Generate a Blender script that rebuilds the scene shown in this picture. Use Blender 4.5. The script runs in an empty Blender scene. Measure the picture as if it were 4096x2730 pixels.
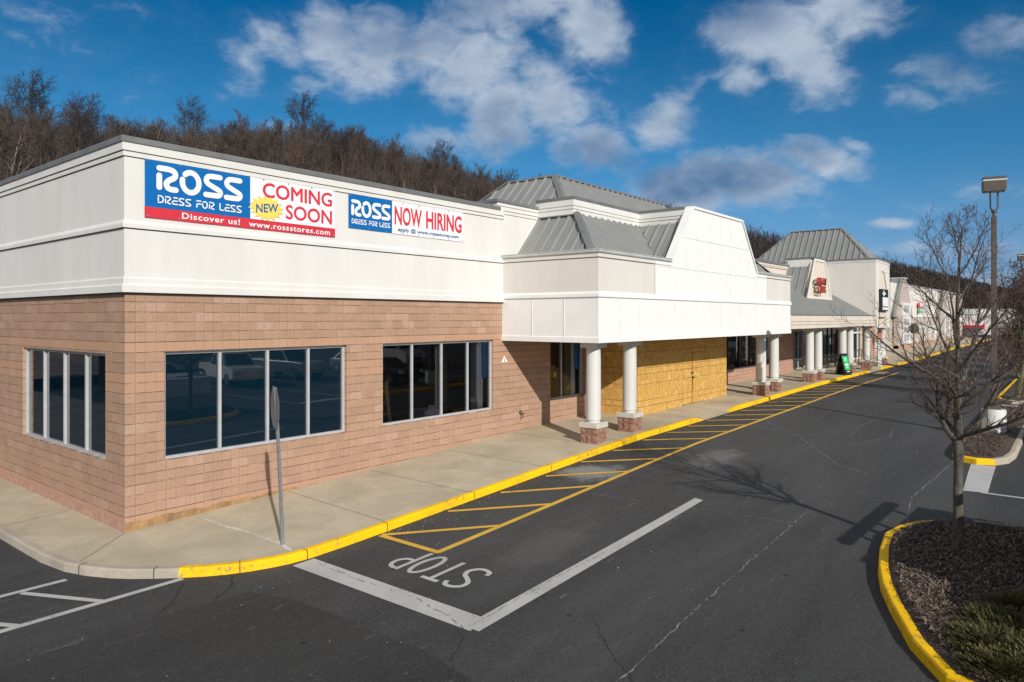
import bpy, bmesh, math, random
from math import radians as R_, sin, cos, pi, hypot, atan2
from mathutils import Vector, Matrix, noise
from mathutils.geometry import tessellate_polygon

sc = bpy.context.scene
col = sc.collection
# ------------------------------------------------------------------ camera
cam_d = bpy.data.cameras.new('camera'); cam = bpy.data.objects.new('camera', cam_d); col.objects.link(cam)
sc.camera = cam
cam.location = (-5.998, -14.698, 4.235)
cam.rotation_euler = (R_(90), 0, R_(39.07 - 90))
cam_d.sensor_width = 36; cam_d.lens = 36 * 2823 / 4096
cam_d.shift_y = -(1365 - 1273) / 4096
cam_d.clip_start = .05; cam_d.clip_end = 6000
sc.render.resolution_x = 1024; sc.render.resolution_y = 682
# ------------------------------------------------------------------ sun, sky, exposure
SUN_EL, SX, SY = R_(27), .498, .867           # travel direction of the light on plan
sun_d = bpy.data.lights.new('sun', 'SUN'); sun = bpy.data.objects.new('sun', sun_d); col.objects.link(sun)
sun_d.energy = 4.35; sun_d.angle = R_(.5); sun_d.color = (1, .94, .86)
tv = Vector((SX * cos(SUN_EL), SY * cos(SUN_EL), -sin(SUN_EL)))
sun.rotation_euler = tv.to_track_quat('-Z', 'Y').to_euler()
sc.view_settings.view_transform = 'Standard'; sc.view_settings.look = 'None'
sc.view_settings.exposure = 0; sc.view_settings.gamma = 1
w = bpy.data.worlds.new('World'); sc.world = w; w.use_nodes = True
nt = w.node_tree; N = nt.nodes; L = nt.links
for n in list(N): N.remove(n)

class G:                                        # tiny node-graph helper
    def __init__(s, tree): s.t = tree
    def n(s, kind, **kw):
        x = s.t.nodes.new(kind)
        for k, v in kw.items():
            if k.startswith('i_'): x.inputs[k[2:].replace('_', ' ')].default_value = v
            else: setattr(x, k, v)
        return x
    def l(s, a, b): s.t.links.new(a, b)
    def m(s, op, a, b=0., c=0., clamp=False):
        x = s.t.nodes.new('ShaderNodeMath'); x.operation = op; x.use_clamp = clamp
        for i, v in enumerate((a, b, c)):
            if isinstance(v, (int, float)): x.inputs[i].default_value = v
            else: s.t.links.new(v, x.inputs[i])
        return x.outputs[0]
    def ss(s, v, lo, hi):
        x = s.t.nodes.new('ShaderNodeMapRange'); x.interpolation_type = 'SMOOTHSTEP'
        s.t.links.new(v, x.inputs['Value']); x.inputs['From Min'].default_value = lo; x.inputs['From Max'].default_value = hi
        return x.outputs['Result']
    def mix(s, f, a, b, mode='MIX'):
        x = s.t.nodes.new('ShaderNodeMix'); x.data_type = 'RGBA'; x.blend_type = mode
        for k, v in ((0, f), (6, a), (7, b)):
            if isinstance(v, (int, float)): x.inputs[k].default_value = v
            elif isinstance(v, tuple): x.inputs[k].default_value = (*v, 1) if len(v) == 3 else v
            else: s.t.links.new(v, x.inputs[k])
        return x.outputs[2]
    def noise(s, vec, scale, detail=3, rough=.5, dist=0):
        x = s.t.nodes.new('ShaderNodeTexNoise'); x.inputs['Scale'].default_value = scale
        x.inputs['Detail'].default_value = detail; x.inputs['Roughness'].default_value = rough; x.inputs['Distortion'].default_value = dist
        if vec is not None: s.t.links.new(vec, x.inputs['Vector'])
        return x.outputs['Fac']
    def comb(s, a, b, c=0.):
        x = s.t.nodes.new('ShaderNodeCombineXYZ')
        for i, v in enumerate((a, b, c)):
            if isinstance(v, (int, float)): x.inputs[i].default_value = v
            else: s.t.links.new(v, x.inputs[i])
        return x.outputs[0]

g = G(nt)
sky = g.n('ShaderNodeTexSky', sky_type='NISHITA', sun_disc=False, sun_elevation=SUN_EL, altitude=100, air_density=1.0, dust_density=.35, ozone_density=3.0)
sky.sun_rotation = atan2(-SX, -SY)              # rotation is measured from +Y towards +X
tc = g.n('ShaderNodeTexCoord'); sep = g.n('ShaderNodeSeparateXYZ'); g.l(tc.outputs['Generated'], sep.inputs[0])
dx, dy, dz = sep.outputs
az = g.m('MULTIPLY', g.m('ARCTAN2', dy, dx), 180 / pi)
el = g.m('MULTIPLY', g.m('ARCTAN2', dz, g.m('SQRT', g.m('ADD', g.m('MULTIPLY', dx, dx), g.m('MULTIPLY', dy, dy)))), 180 / pi)
sb = g.n('ShaderNodeSeparateColor'); g.l(sky.outputs['Color'], sb.inputs[0])
hue = g.mix(g.ss(el, 0., 13.), (.31, .58, .90), (.08, .41, .84)); hue = g.mix(g.ss(el, 9., 26.), hue, (.0, .245, .69))
skyc = g.mix(1.0, hue, g.comb(sb.outputs[2], sb.outputs[2], sb.outputs[2]), 'MULTIPLY')
warp = g.comb(g.m('MULTIPLY', az, .09), g.m('MULTIPLY', el, .15))
nz = g.noise(warp, 1.0, 8, .56, .25)
nz2 = g.noise(g.comb(g.m('ADD', g.m('MULTIPLY', az, .09), 7.3), g.m('MULTIPLY', el, .15)), .9, 5, .5)
nz3 = g.noise(warp, 4.2, 6, .6, .3)
# clouds: azimuth, elevation, radius az, radius el, tilt, weight   (degrees)
CL = [(59.8, 18.7, 1.85, 1.97, -20, 0.95), (57.6, 20.5, 2.92, 1.69, -20, 1.0), (53.5, 20.7, 3.42, 2.04, -5, 1.1), (49.3, 21.3, 3.3, 2.08, 0, 1.05), (45.7, 21.0, 3.2, 2.58, 10, 1.1), (55.8, 17.5, 1.94, 1.55, 0, 0.55), (50.4, 19.0, 3.51, 2.39, -10, 0.85), (42.5, 19.0, 3.72, 2.92, 20, 1.25), (40.4, 16.4, 3.24, 2.76, 60, 1.25), (44.9, 14.2, 3.37, 1.29, 0, 0.95), (36.0, 17.5, 2.75, 3.24, 50, 1.1), (34.4, 20.0, 2.42, 1.94, 0, 0.7), (42.5, 23.4, 4.85, 1.46, 0, 1.0), (36.8, 23.9, 4.05, 1.3, 0, 1.1), (32.8, 22.4, 3.37, 2.74, -30, 1.25), (32.0, 13.3, 2.72, 1.93, -20, 1.15), (34.4, 13.3, 1.77, 1.46, 0, 0.9), (26.8, 15.5, 1.86, 2.7, -55, 1.1), (30.4, 12.1, 2.7, 1.12, 0, 0.9), (25.7, 10.0, 3.84, 1.74, -10, 1.25), (20.4, 10.5, 5.1, 1.85, -8, 1.25), (14.8, 11.4, 3.71, 1.33, -20, 1.15), (12.8, 12.0, 1.96, 0.73, -30, 0.9), (19.7, 21.1, 5.06, 2.3, -20, 1.1), (16.9, 19.0, 3.48, 1.95, -40, 1.15), (20.8, 17.8, 1.9, 1.23, -10, 0.9), (13.5, 21.2, 3.96, 1.61, -15, 0.9), (7.3, 16.3, 3.52, 1.52, -20, 0.85), (9.4, 15.3, 2.2, 0.99, -25, 0.7), (4.4, 17.9, 2.75, 1.6, 0, 0.7), (10.9, 6.8, 1.39, 0.43, -5, 1.15), (6.7, 4.6, 4.63, 0.82, -5, 0.75), (10.3, 8.0, 3.74, 0.71, -8, 0.55), (15.5, 7.6, 2.73, 0.6, -5, 0.5), (5.5, 8.6, 2.82, 0.95, -8, 0.6), (18.3, 4.2, 2.13, 0.76, 0, 0.7), (57.3, 14.3, 1.76, 0.93, 0, 0.75), (4.4, 2.4, 4.39, 0.8, 0, 0.8), (80, 30, 14, 5, 20, 0.7), (100, 22, 25, 5, 0, 0.8)]
tot = None
for a0, e0, ra, re, tl, wt in CL:
    ca, sa = cos(R_(tl)), sin(R_(tl))
    da = g.m('SUBTRACT', az, float(a0)); de = g.m('SUBTRACT', el, float(e0))
    # tilt: right-hand rise in the picture means azimuth falls
    u = g.m('ADD', g.m('MULTIPLY', da, ca / ra), g.m('MULTIPLY', de, -sa / ra))
    v = g.m('ADD', g.m('MULTIPLY', da, sa / re), g.m('MULTIPLY', de, ca / re))
    q = g.m('ADD', g.m('MULTIPLY', u, u), g.m('MULTIPLY', v, v))
    b = g.m('MULTIPLY', g.m('EXPONENT', g.m('MULTIPLY', q, -.62)), float(wt))
    tot = b if tot is None else g.m('MAXIMUM', tot, b)
dens = g.m('ADD', tot, g.m('ADD', g.m('MULTIPLY', g.m('SUBTRACT', nz, .5), 1.5), g.m('MULTIPLY', g.m('SUBTRACT', nz3, .5), 1.0)))
mask = g.m('MULTIPLY', g.ss(dens, .32, 1.1), .86)
thin = g.m('MULTIPLY', g.ss(dens, .1, .5), .03)
mask = g.m('MAXIMUM', mask, thin)
shade = g.ss(g.m('ADD', g.m('MULTIPLY', nz2, 1.0), g.m('MULTIPLY', g.m('SUBTRACT', dens, 1.0), .20)), .40, .66)
shade = g.m('ADD', g.m('MULTIPLY', shade, .75), g.m('MULTIPLY', g.m('SUBTRACT', .62, nz3), 1.0), clamp=True)
ccol = g.mix(shade, (5.0, 5.8, 6.9), (1.15, 1.95, 3.4))
skyf = g.mix(mask, skyc, ccol)
# unseen bright clouds overhead and behind the camera, added as neutral fill light
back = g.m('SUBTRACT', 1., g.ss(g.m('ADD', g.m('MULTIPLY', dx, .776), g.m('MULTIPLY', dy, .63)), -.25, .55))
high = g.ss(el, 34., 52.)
fill_deck = g.m('MULTIPLY', g.m('MAXIMUM', g.m('MULTIPLY', back, .75), g.m('MULTIPLY', high, .8)), g.ss(g.noise(tc.outputs['Generated'], 2.6, 6, .6, .3), .36, .58))
skyf = g.mix(fill_deck, skyf, (6.4, 6.4, 6.3))
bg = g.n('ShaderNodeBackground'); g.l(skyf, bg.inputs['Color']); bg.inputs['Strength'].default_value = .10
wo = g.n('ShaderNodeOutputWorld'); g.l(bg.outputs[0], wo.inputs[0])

# ------------------------------------------------------------------ materials
def mat(name):
    m = bpy.data.materials.new(name); m.use_nodes = True
    t = m.node_tree; b = t.nodes['Principled BSDF']
    return m, G(t), b
def pos(g):
    return g.n('ShaderNodeNewGeometry').outputs['Position']
def bump(g, b, h, dist=.01, strength=1.):
    x = g.n('ShaderNodeBump'); x.inputs['Distance'].default_value = dist; x.inputs['Strength'].default_value = strength
    g.l(h, x.inputs['Height']); g.l(x.outputs[0], b.inputs['Normal'])
def simple(name, c, rough=.6, metal=0., var=.12, scale=3., bmp=0., bscale=60., spec=.5, stain=None, stretch=None):
    m, g, b = mat(name)
    p = pos(g)
    if stretch:
        mp = g.n('ShaderNodeMapping'); mp.inputs['Scale'].default_value = stretch; g.l(p, mp.inputs[0]); p2 = mp.outputs[0]
    else: p2 = p
    n1 = g.noise(p2, scale, 5, .6)
    f = g.ss(n1, .3, .7)
    dark = tuple(x * (1 - var) for x in c); lite = tuple(min(1, x * (1 + var * .6)) for x in c)
    cc = g.mix(f, dark, lite)
    if stain:
        n2 = g.noise(p2, scale * .37, 6, .65, .6)
        cc = g.mix(g.m('MULTIPLY', g.ss(n2, .56, .74), stain[1]), cc, stain[0])
    g.l(cc, b.inputs['Base Color']); b.inputs['Roughness'].default_value = rough; b.inputs['Metallic'].default_value = metal
    b.inputs['Specular IOR Level'].default_value = spec
    if bmp: bump(g, b, g.noise(p, bscale, 3, .6), bmp)
    return m

M = {}
M['stucco'] = simple('stucco', (.71, .70, .665), .9, var=.05, scale=1.1, bmp=.006, bscale=70, spec=.2, stain=((.60, .58, .53), .35), stretch=(1, 1, .25))
M['white_paint'] = simple('white_paint', (.80, .80, .775), .8, var=.03, scale=1.5, bmp=.004, bscale=70, spec=.25)
M['beige'] = simple('beige_stucco', (.68, .65, .60), .9, var=.04, scale=1.2, bmp=.006, bscale=70, spec=.2, stain=((.62, .59, .53), .4), stretch=(1, 1, .3))
M['cream'] = simple('cream_stucco', (.68, .60, .51), .9, var=.05, scale=1.2, bmp=.005, bscale=70, spec=.2)
M['taupe'] = simple('taupe_stucco', (.46, .40, .35), .9, var=.06, scale=1., bmp=.004, bscale=60, spec=.2)
M['shadow_dark'] = simple('shadow_dark', (.12, .10, .085), .9)  # dark colour standing in for shade under the ledges
M['joint'] = simple('panel_joint', (.70, .70, .67), .8)
M['coping'] = simple('coping_metal', (.215, .215, .213), .5, .3, var=.12, scale=2.2, stain=((.30, .30, .29), .5))
M['gutter'] = simple('gutter_metal', (.55, .57, .54), .4, .1, var=.1, scale=3, stain=((.40, .41, .38), .7))
M['seam_roof'] = simple('standing_seam_metal', (.25, .255, .245), .5, .1, var=.07, scale=1.6, stain=((.215, .22, .21), .35), stretch=(1, 1, .4))
M['alu'] = simple('aluminium', (.50, .51, .52), .4, .15, var=.08)
M['dark_metal'] = simple('dark_metal', (.03, .03, .032), .5, .2)
M['galv'] = simple('galvanised_steel', (.36, .38, .40), .45, .6, var=.2, scale=9)
M['bronze'] = simple('bronze_pole', (.095, .078, .062), .5, .2, var=.15, scale=4)
M['limestone'] = simple('cast_stone', (.56, .53, .46), .85, var=.12, scale=4, bmp=.006, bscale=45, stain=((.42, .33, .22), .4))
M['column_white'] = simple('column_paint', (.60, .60, .57), .6, var=.05, scale=2, stain=((.58, .57, .53), .4), stretch=(1, 1, .3))
M['roof_flat'] = simple('roof_membrane', (.42, .42, .41), .8, var=.2)
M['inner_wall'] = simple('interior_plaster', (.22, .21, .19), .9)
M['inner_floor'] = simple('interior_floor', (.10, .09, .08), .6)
M['film'] = simple('window_film', (.002, .013, .024), .03, spec=.8, var=.0)
M['film'].node_tree.nodes['Principled BSDF'].inputs['Roughness'].default_value = .02
M['film'].node_tree.nodes['Principled BSDF'].inputs['Coat Weight'].default_value = 1.0; M['film'].node_tree.nodes['Principled BSDF'].inputs['Coat Roughness'].default_value = .01
M['blue_tape'] = simple('blue_film', (.0, .30, .72), .5)
M['white_plain'] = simple('white_plastic', (.75, .75, .74), .5, var=.04)
M['wood'] = simple('ladder_wood', (.60, .32, .14), .6)
M['hivis'] = simple('hi_vis_fabric', (.52, .85, .04), .8, var=.25, scale=18)
M['orange'] = simple('orange_plastic', (.75, .16, .03), .5)
M['banner_blue'] = simple('banner_blue', (.0, .135, .42), .45, var=.06, scale=2.5, bmp=.02, bscale=2.5, spec=.35)
M['banner_red'] = simple('banner_red', (.62, .035, .055), .45, var=.06, scale=2.5, bmp=.02, bscale=2.5, spec=.35)
M['banner_white'] = simple('banner_white', (.82, .83, .85), .45, var=.02, scale=2.5, bmp=.02, bscale=2.2, spec=.35)
M['print_white'] = simple('print_white', (.84, .84, .84), .5, var=.0)
M['print_red'] = simple('print_red', (.70, .03, .05), .5, var=.03)
M['print_blue'] = simple('print_blue', (.0, .10, .30), .5, var=.03)
M['print_yellow'] = simple('print_yellow', (.90, .66, .12), .5, var=.03)
M['print_green'] = simple('print_green', (.03, .50, .16), .5, var=.03)
M['print_black'] = simple('print_black', (.015, .015, .017), .5)
M['sign_red'] = simple('letter_red', (.42, .05, .035), .4, var=.15)
M['raceway'] = simple('raceway', (.50, .46, .33), .6)
M['mulch'] = simple('mulch_ground', (.095, .067, .05), .95, var=.55, scale=22, bmp=.05, bscale=30, stain=((.055, .038, .03), .8))
M['chips'] = simple('wood_chips', (.27, .205, .155), .9, var=.5, scale=40)
M['juniper'] = simple('juniper_green', (.06, .07, .016), .75, var=.6, scale=10)
M['juniper_tip'] = simple('juniper_tip', (.17, .13, .04), .75, var=.4, scale=14)
M['bark'] = simple('grey_bark', (.12, .105, .085), .9, var=.5, scale=14, bmp=.03, bscale=40, stain=((.04, .035, .03), .8), stretch=(1, 1, .3))
M['twig'] = simple('red_brown_twig', (.10, .058, .045), .8, var=.4, scale=20)
M['moss_bark'] = simple('mossy_bark', (.15, .15, .07), .9, var=.5, scale=9, stain=((.30, .36, .10), .7), stretch=(1, 1, .3))
M['hill_bark'] = simple('woodland_bark', (.088, .068, .055), .9, var=.5, scale=.5)
M['hill_pale'] = simple('woodland_pale_bark', (.24, .19, .145), .9, var=.4, scale=.6)
M['hill_russet'] = simple('woodland_russet', (.125, .075, .048), .9, var=.35, scale=.5)
M['hill_dark'] = simple('woodland_dark', (.045, .036, .034), .9, var=.35, scale=.3)
M['hill_ground'] = simple('leaf_litter', (.060, .044, .034), .95, var=.5, scale=.35, bmp=.3, bscale=1.2)
M['brown_rail'] = simple('brown_rail', (.14, .07, .04), .5)
M['tyre'] = simple('tyre_rubber', (.02, .02, .02), .8)
M['car_white'] = simple('car_white', (.75, .76, .78), .25, var=.02)
M['car_silver'] = simple('car_silver', (.35, .36, .38), .25, .6, var=.02)
M['car_black'] = simple('car_black', (.012, .013, .016), .15, var=.02)
M['car_red'] = simple('car_red', (.42, .012, .02), .25, var=.02)
M['car_glass'] = simple('car_glass', (.01, .012, .015), .05, var=.0)
M['chrome'] = simple('chrome', (.7, .7, .72), .15, 1., var=.02)
M['lamp_lens'] = simple('lamp_lens', (.6, .6, .58), .3, var=.02)
M['tail_red'] = simple('tail_light', (.6, .01, .01), .2, var=.0)
M['container'] = simple('container_red', (.12, .012, .022), .6, var=.3, scale=1.5)
M['yellow_line'] = None

def yellow(name, base, wear, under, scale=9., lo=.56, hi=.66):
    m, g, b = mat(name); p = pos(g)
    n1 = g.noise(p, scale, 7, .7); n2 = g.noise(p, 1.1, 4, .6)
    f = g.ss(g.m('ADD', n1, g.m('MULTIPLY', g.m('SUBTRACT', n2, .5), .35)), lo, hi)
    c = g.mix(g.ss(n2, .35, .7), base, tuple(x * .86 for x in base))
    sp = g.noise(p, 90, 2, .5); c = g.mix(g.m('MULTIPLY', g.ss(sp, .55, .7), .35), c, tuple(x * .5 for x in base))
    g.l(g.mix(g.m('MULTIPLY', f, wear), c, under), b.inputs['Base Color']); b.inputs['Roughness'].default_value = .7
    b.inputs['Specular IOR Level'].default_value = .25
    bump(g, b, g.noise(p, 80, 3, .6), .004)
    return m
M['kerb_yellow'] = yellow('kerb_yellow', (.98, .57, .005), .85, (.30, .21, .10), lo=.56, hi=.67)
M['line_yellow'] = yellow('line_yellow', (.70, .42, .06), .7, (.10, .09, .075), 14, .58, .72)
M['faded_yellow'] = yellow('faded_yellow', (.42, .31, .14), .9, (.12, .11, .09), 7, .46, .6)
M['line_white'] = yellow('line_white', (.48, .48, .465), .85, (.13, .125, .12), 11, .60, .72)
M['splat'] = yellow('white_splatter', (.66, .63, .56), .9, (.38, .34, .26), 16, .52, .62)

def block_mat(name, hue, smooth=(2.73, 3.134, 3.54, 3.743), running=False):
    m, g, b = mat(name); p = pos(g); sp = g.n('ShaderNodeSeparateXYZ'); g.l(p, sp.inputs[0])
    B = .2032
    u = g.m('ADD', sp.outputs[0], sp.outputs[1]); z = g.m('SUBTRACT', sp.outputs[2], 3.54 - B * 18)
    fu = g.m('FRACT', g.m('DIVIDE', u, B)); fz = g.m('FRACT', g.m('DIVIDE', z, B))
    row = g.m('FLOOR', g.m('DIVIDE', z, B))
    eu = g.m('MINIMUM', fu, g.m('SUBTRACT', 1., fu)); ez = g.m('MINIMUM', fz, g.m('SUBTRACT', 1., fz))
    wob = g.m('MULTIPLY', g.m('SUBTRACT', g.noise(p, 26, 3, .6), .5), .03)
    e = g.m('ADD', g.m('MINIMUM', eu, ez), wob)
    joint = g.m('SUBTRACT', 1., g.ss(e, .018, .052))
    # unit = 16 inch block, running bond
    uu = g.m('FLOOR', g.m('ADD', g.m('DIVIDE', u, 2 * B), g.m('MULTIPLY', g.m('MODULO', row, 2.), .5)))
    wn = g.n('ShaderNodeTexWhiteNoise'); wn.noise_dimensions = '2D'; g.l(g.comb(uu, row), wn.inputs['Vector'])
    r1 = wn.outputs['Value']
    lo = tuple(x * .91 for x in hue); hi = tuple(min(1, x * 1.08) for x in hue)
    c = g.mix(r1, lo, hi)
    c = g.mix(g.m('MULTIPLY', g.ss(r1, .90, .96), .45), c, (.52, .36, .29))
    grime = g.noise(p, .9, 6, .65, .5)
    c = g.mix(g.m('MULTIPLY', g.ss(grime, .5, .75), .30), c, tuple(x * .62 for x in hue))
    fine = g.noise(p, 34, 5, .7)
    band0 = g.m('MULTIPLY', g.m('GREATER_THAN', sp.outputs[2], smooth[2]), g.m('LESS_THAN', sp.outputs[2], smooth[3]))
    c = g.mix(g.m('MULTIPLY', g.m('MULTIPLY', g.ss(g.noise(p, 21, 5, .72), .50, .68), g.m('SUBTRACT', 1., g.m('MULTIPLY', band0, .8))), .55), c, tuple(x * .60 for x in hue))
    c = g.mix(g.m('MULTIPLY', g.ss(g.noise(p, 110, 2, .5), .62, .70), .35), c, (.62, .50, .42))
    # pink lower courses and the ochre painted bottom course on the front
    low = g.m('SUBTRACT', 1., g.ss(g.m('ADD', sp.outputs[2], g.m('MULTIPLY', grime, .15)), .55, 1.5))
    c = g.mix(g.m('MULTIPLY', low, .28), c, (.49, .295, .22))
    # smooth bands
    def band(a, b_): return g.m('MULTIPLY', g.m('GREATER_THAN', sp.outputs[2], a), g.m('LESS_THAN', sp.outputs[2], b_))
    sm = g.m('MAXIMUM', band(smooth[0], smooth[1]), band(smooth[2], smooth[3]))
    sm = g.m('MAXIMUM', sm, band(-1., .29))
    c = g.mix(g.m('MULTIPLY', sm, .65), c, (.46, .268, .172))
    # joints: dark bed joints, pale verticals
    jh = g.m('SUBTRACT', 1., g.ss(g.m('ADD', ez, wob), .018, .05))
    jc = g.mix(g.m('MULTIPLY', jh, g.ss(g.noise(p, 2.3, 3, .6), .36, .56)), (.60, .43, .32), (.13, .085, .07))
    c = g.mix(g.m('MULTIPLY', joint, .62), c, jc)
    g.l(c, b.inputs['Base Color']); b.inputs['Roughness'].default_value = .93; b.inputs['Specular IOR Level'].default_value = .15
    face = g.m('MULTIPLY', g.m('ADD', g.noise(p, 17, 5, .65), g.m('MULTIPLY', fine, .35)), g.m('SUBTRACT', 1.05, g.m('MULTIPLY', sm, .9)))
    h = g.m('SUBTRACT', face, g.m('MULTIPLY', joint, .55))
    bump(g, b, h, .024)
    return m
M['block'] = block_mat('split_face_block', (.455, .290, .200))
M['block_far'] = block_mat('split_face_block_far', (.50, .30, .225), (-9, -8.9, -8, -7.9))
M['ochre'] = simple('ochre_coating', (.36, .22, .10), .9, var=.3, scale=5, bmp=.02, bscale=20, stain=((.20, .13, .07), .7), stretch=(1, 1, .4))
M['base_pink'] = simple('base_pink', (.47, .285, .215), .93, var=.18, scale=6, bmp=.02, bscale=25, spec=.15, stain=((.30, .18, .14), .5))
M['plinth_block'] = simple('plinth_block', (.34, .195, .145), .93, var=.3, scale=12, bmp=.05, bscale=14, spec=.15)

def asphalt(name, base, tone, seed, patchy=.0):
    m, g, b = mat(name); p = pos(g)
    mp = g.n('ShaderNodeMapping'); mp.inputs['Scale'].default_value = (.22, 1.0, 1); mp.inputs['Location'].default_value = (seed, 3 * seed, 0); g.l(p, mp.inputs[0])
    big = g.noise(mp.outputs[0], .55, 6, .62, .4)
    c = g.mix(g.ss(big, .3, .7), tuple(x * (1 - tone) for x in base), tuple(x * (1 + tone) for x in base))
    fine = g.noise(p, 45, 4, .75)
    c = g.mix(g.m('MULTIPLY', g.ss(fine, .48, .66), .85), c, tuple(x * 2.3 for x in base))
    mid = g.noise(p, 13, 5, .75)
    c = g.mix(g.m('MULTIPLY', g.ss(mid, .52, .72), .45), c, tuple(x * 1.9 for x in base))
    c = g.mix(g.m('MULTIPLY', g.ss(mid, .48, .30), .45), c, tuple(x * .5 for x in base))
    c = g.mix(g.m('MULTIPLY', g.ss(g.noise(p, 130, 2, .5), .60, .70), .7), c, tuple(x * .35 for x in base))
    vor = g.n('ShaderNodeTexVoronoi'); vor.inputs['Scale'].default_value = 7; g.l(p, vor.inputs['Vector'])
    dots = g.m('SUBTRACT', 1., g.ss(vor.outputs['Distance'], .035, .06))
    pick = g.m('GREATER_THAN', g.noise(p, 3.1, 2, .5), .58)
    c = g.mix(g.m('MULTIPLY', g.m('MULTIPLY', dots, pick), .8), c, (.30, .29, .27))
    # pale scuffs drawn out along the driving direction
    mp2 = g.n('ShaderNodeMapping'); mp2.inputs['Scale'].default_value = (.9, 5.5, 1); mp2.inputs['Location'].default_value = (seed * 2, 0, 0); g.l(p, mp2.inputs[0])
    sc_ = g.noise(mp2.outputs[0], 1.3, 7, .72, .3)
    c = g.mix(g.m('MULTIPLY', g.ss(sc_, .58, .76), .5), c, (.21, .205, .195))
    for sx_, sy_, rx_, ry_, am in ((9.6, -4.7, 1.0, .95, .85), (12.8, -6.7, 1.6, .7, .38), (4.6, -7.0, 1.8, .6, .12)):
        vs = g.n('ShaderNodeVectorMath', operation='SUBTRACT'); g.l(p, vs.inputs[0]); vs.inputs[1].default_value = (sx_, sy_, 0)
        vm_ = g.n('ShaderNodeVectorMath', operation='MULTIPLY'); g.l(vs.outputs[0], vm_.inputs[0]); vm_.inputs[1].default_value = (1 / rx_, 1 / ry_, 0)
        vl = g.n('ShaderNodeVectorMath', operation='LENGTH'); g.l(vm_.outputs[0], vl.inputs[0])
        f_ = g.m('SUBTRACT', 1., g.ss(g.m('ADD', vl.outputs['Value'], g.m('MULTIPLY', g.m('SUBTRACT', g.noise(p, 2.2, 6, .65), .5), 1.6)), .35, 1.1))
        c = g.mix(g.m('MULTIPLY', f_, am), c, (.27, .265, .25))
    # oil spots
    v2 = g.n('ShaderNodeTexVoronoi'); v2.inputs['Scale'].default_value = 1.25; g.l(p, v2.inputs['Vector'])
    oil = g.m('SUBTRACT', 1., g.ss(g.m('ADD', v2.outputs['Distance'], g.m('MULTIPLY', fine, .03)), .055, .075))
    c = g.mix(g.m('MULTIPLY', oil, .75), c, tuple(x * .25 for x in base))
    g.l(c, b.inputs['Base Color']); b.inputs['Roughness'].default_value = .82; b.inputs['Specular IOR Level'].default_value = .3
    bump(g, b, g.m('ADD', fine, g.m('MULTIPLY', g.noise(p, 110, 3, .6), .6)), .008)
    return m
M['asphalt'] = asphalt('asphalt', (.049, .049, .049), .34, 1.7)
M['asphalt_new'] = asphalt('asphalt_patch', (.034, .034, .0335), .22, 5.1)
M['crack_pale'] = simple('crack_sealed', (.21, .20, .185), .9, var=.5, scale=12)
M['crack_dark'] = simple('crack_dark', (.02, .018, .017), .95)
M['dust'] = None

def concrete(name, base, st):
    m, g, b = mat(name); p = pos(g)
    n1 = g.noise(p, .8, 6, .6, .3); n2 = g.noise(p, 5, 5, .65); n3 = g.noise(p, 60, 3, .7)
    c = g.mix(g.ss(n1, .3, .7), tuple(x * .84 for x in base), tuple(x * 1.1 for x in base))
    c = g.mix(g.m('MULTIPLY', g.ss(n2, .52, .72), st), c, tuple(x * .66 for x in base))
    c = g.mix(g.m('MULTIPLY', g.ss(n3, .58, .72), .4), c, tuple(x * .62 for x in base))
    c = g.mix(g.m('MULTIPLY', g.ss(g.noise(p, 38, 2, .5), .66, .74), .8), c, tuple(x * .34 for x in base))
    g.l(c, b.inputs['Base Color']); b.inputs['Roughness'].default_value = .9; b.inputs['Specular IOR Level'].default_value = .2
    bump(g, b, g.m('ADD', n3, n2), .006)
    return m
M['concrete'] = concrete('sidewalk_concrete', (.50, .43, .315), .35)
M['kerb_grey'] = concrete('kerb_concrete', (.43, .385, .31), .6)
M['slab_joint'] = simple('slab_joint', (.15, .12, .09), .95, var=.4, scale=6)

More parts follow.
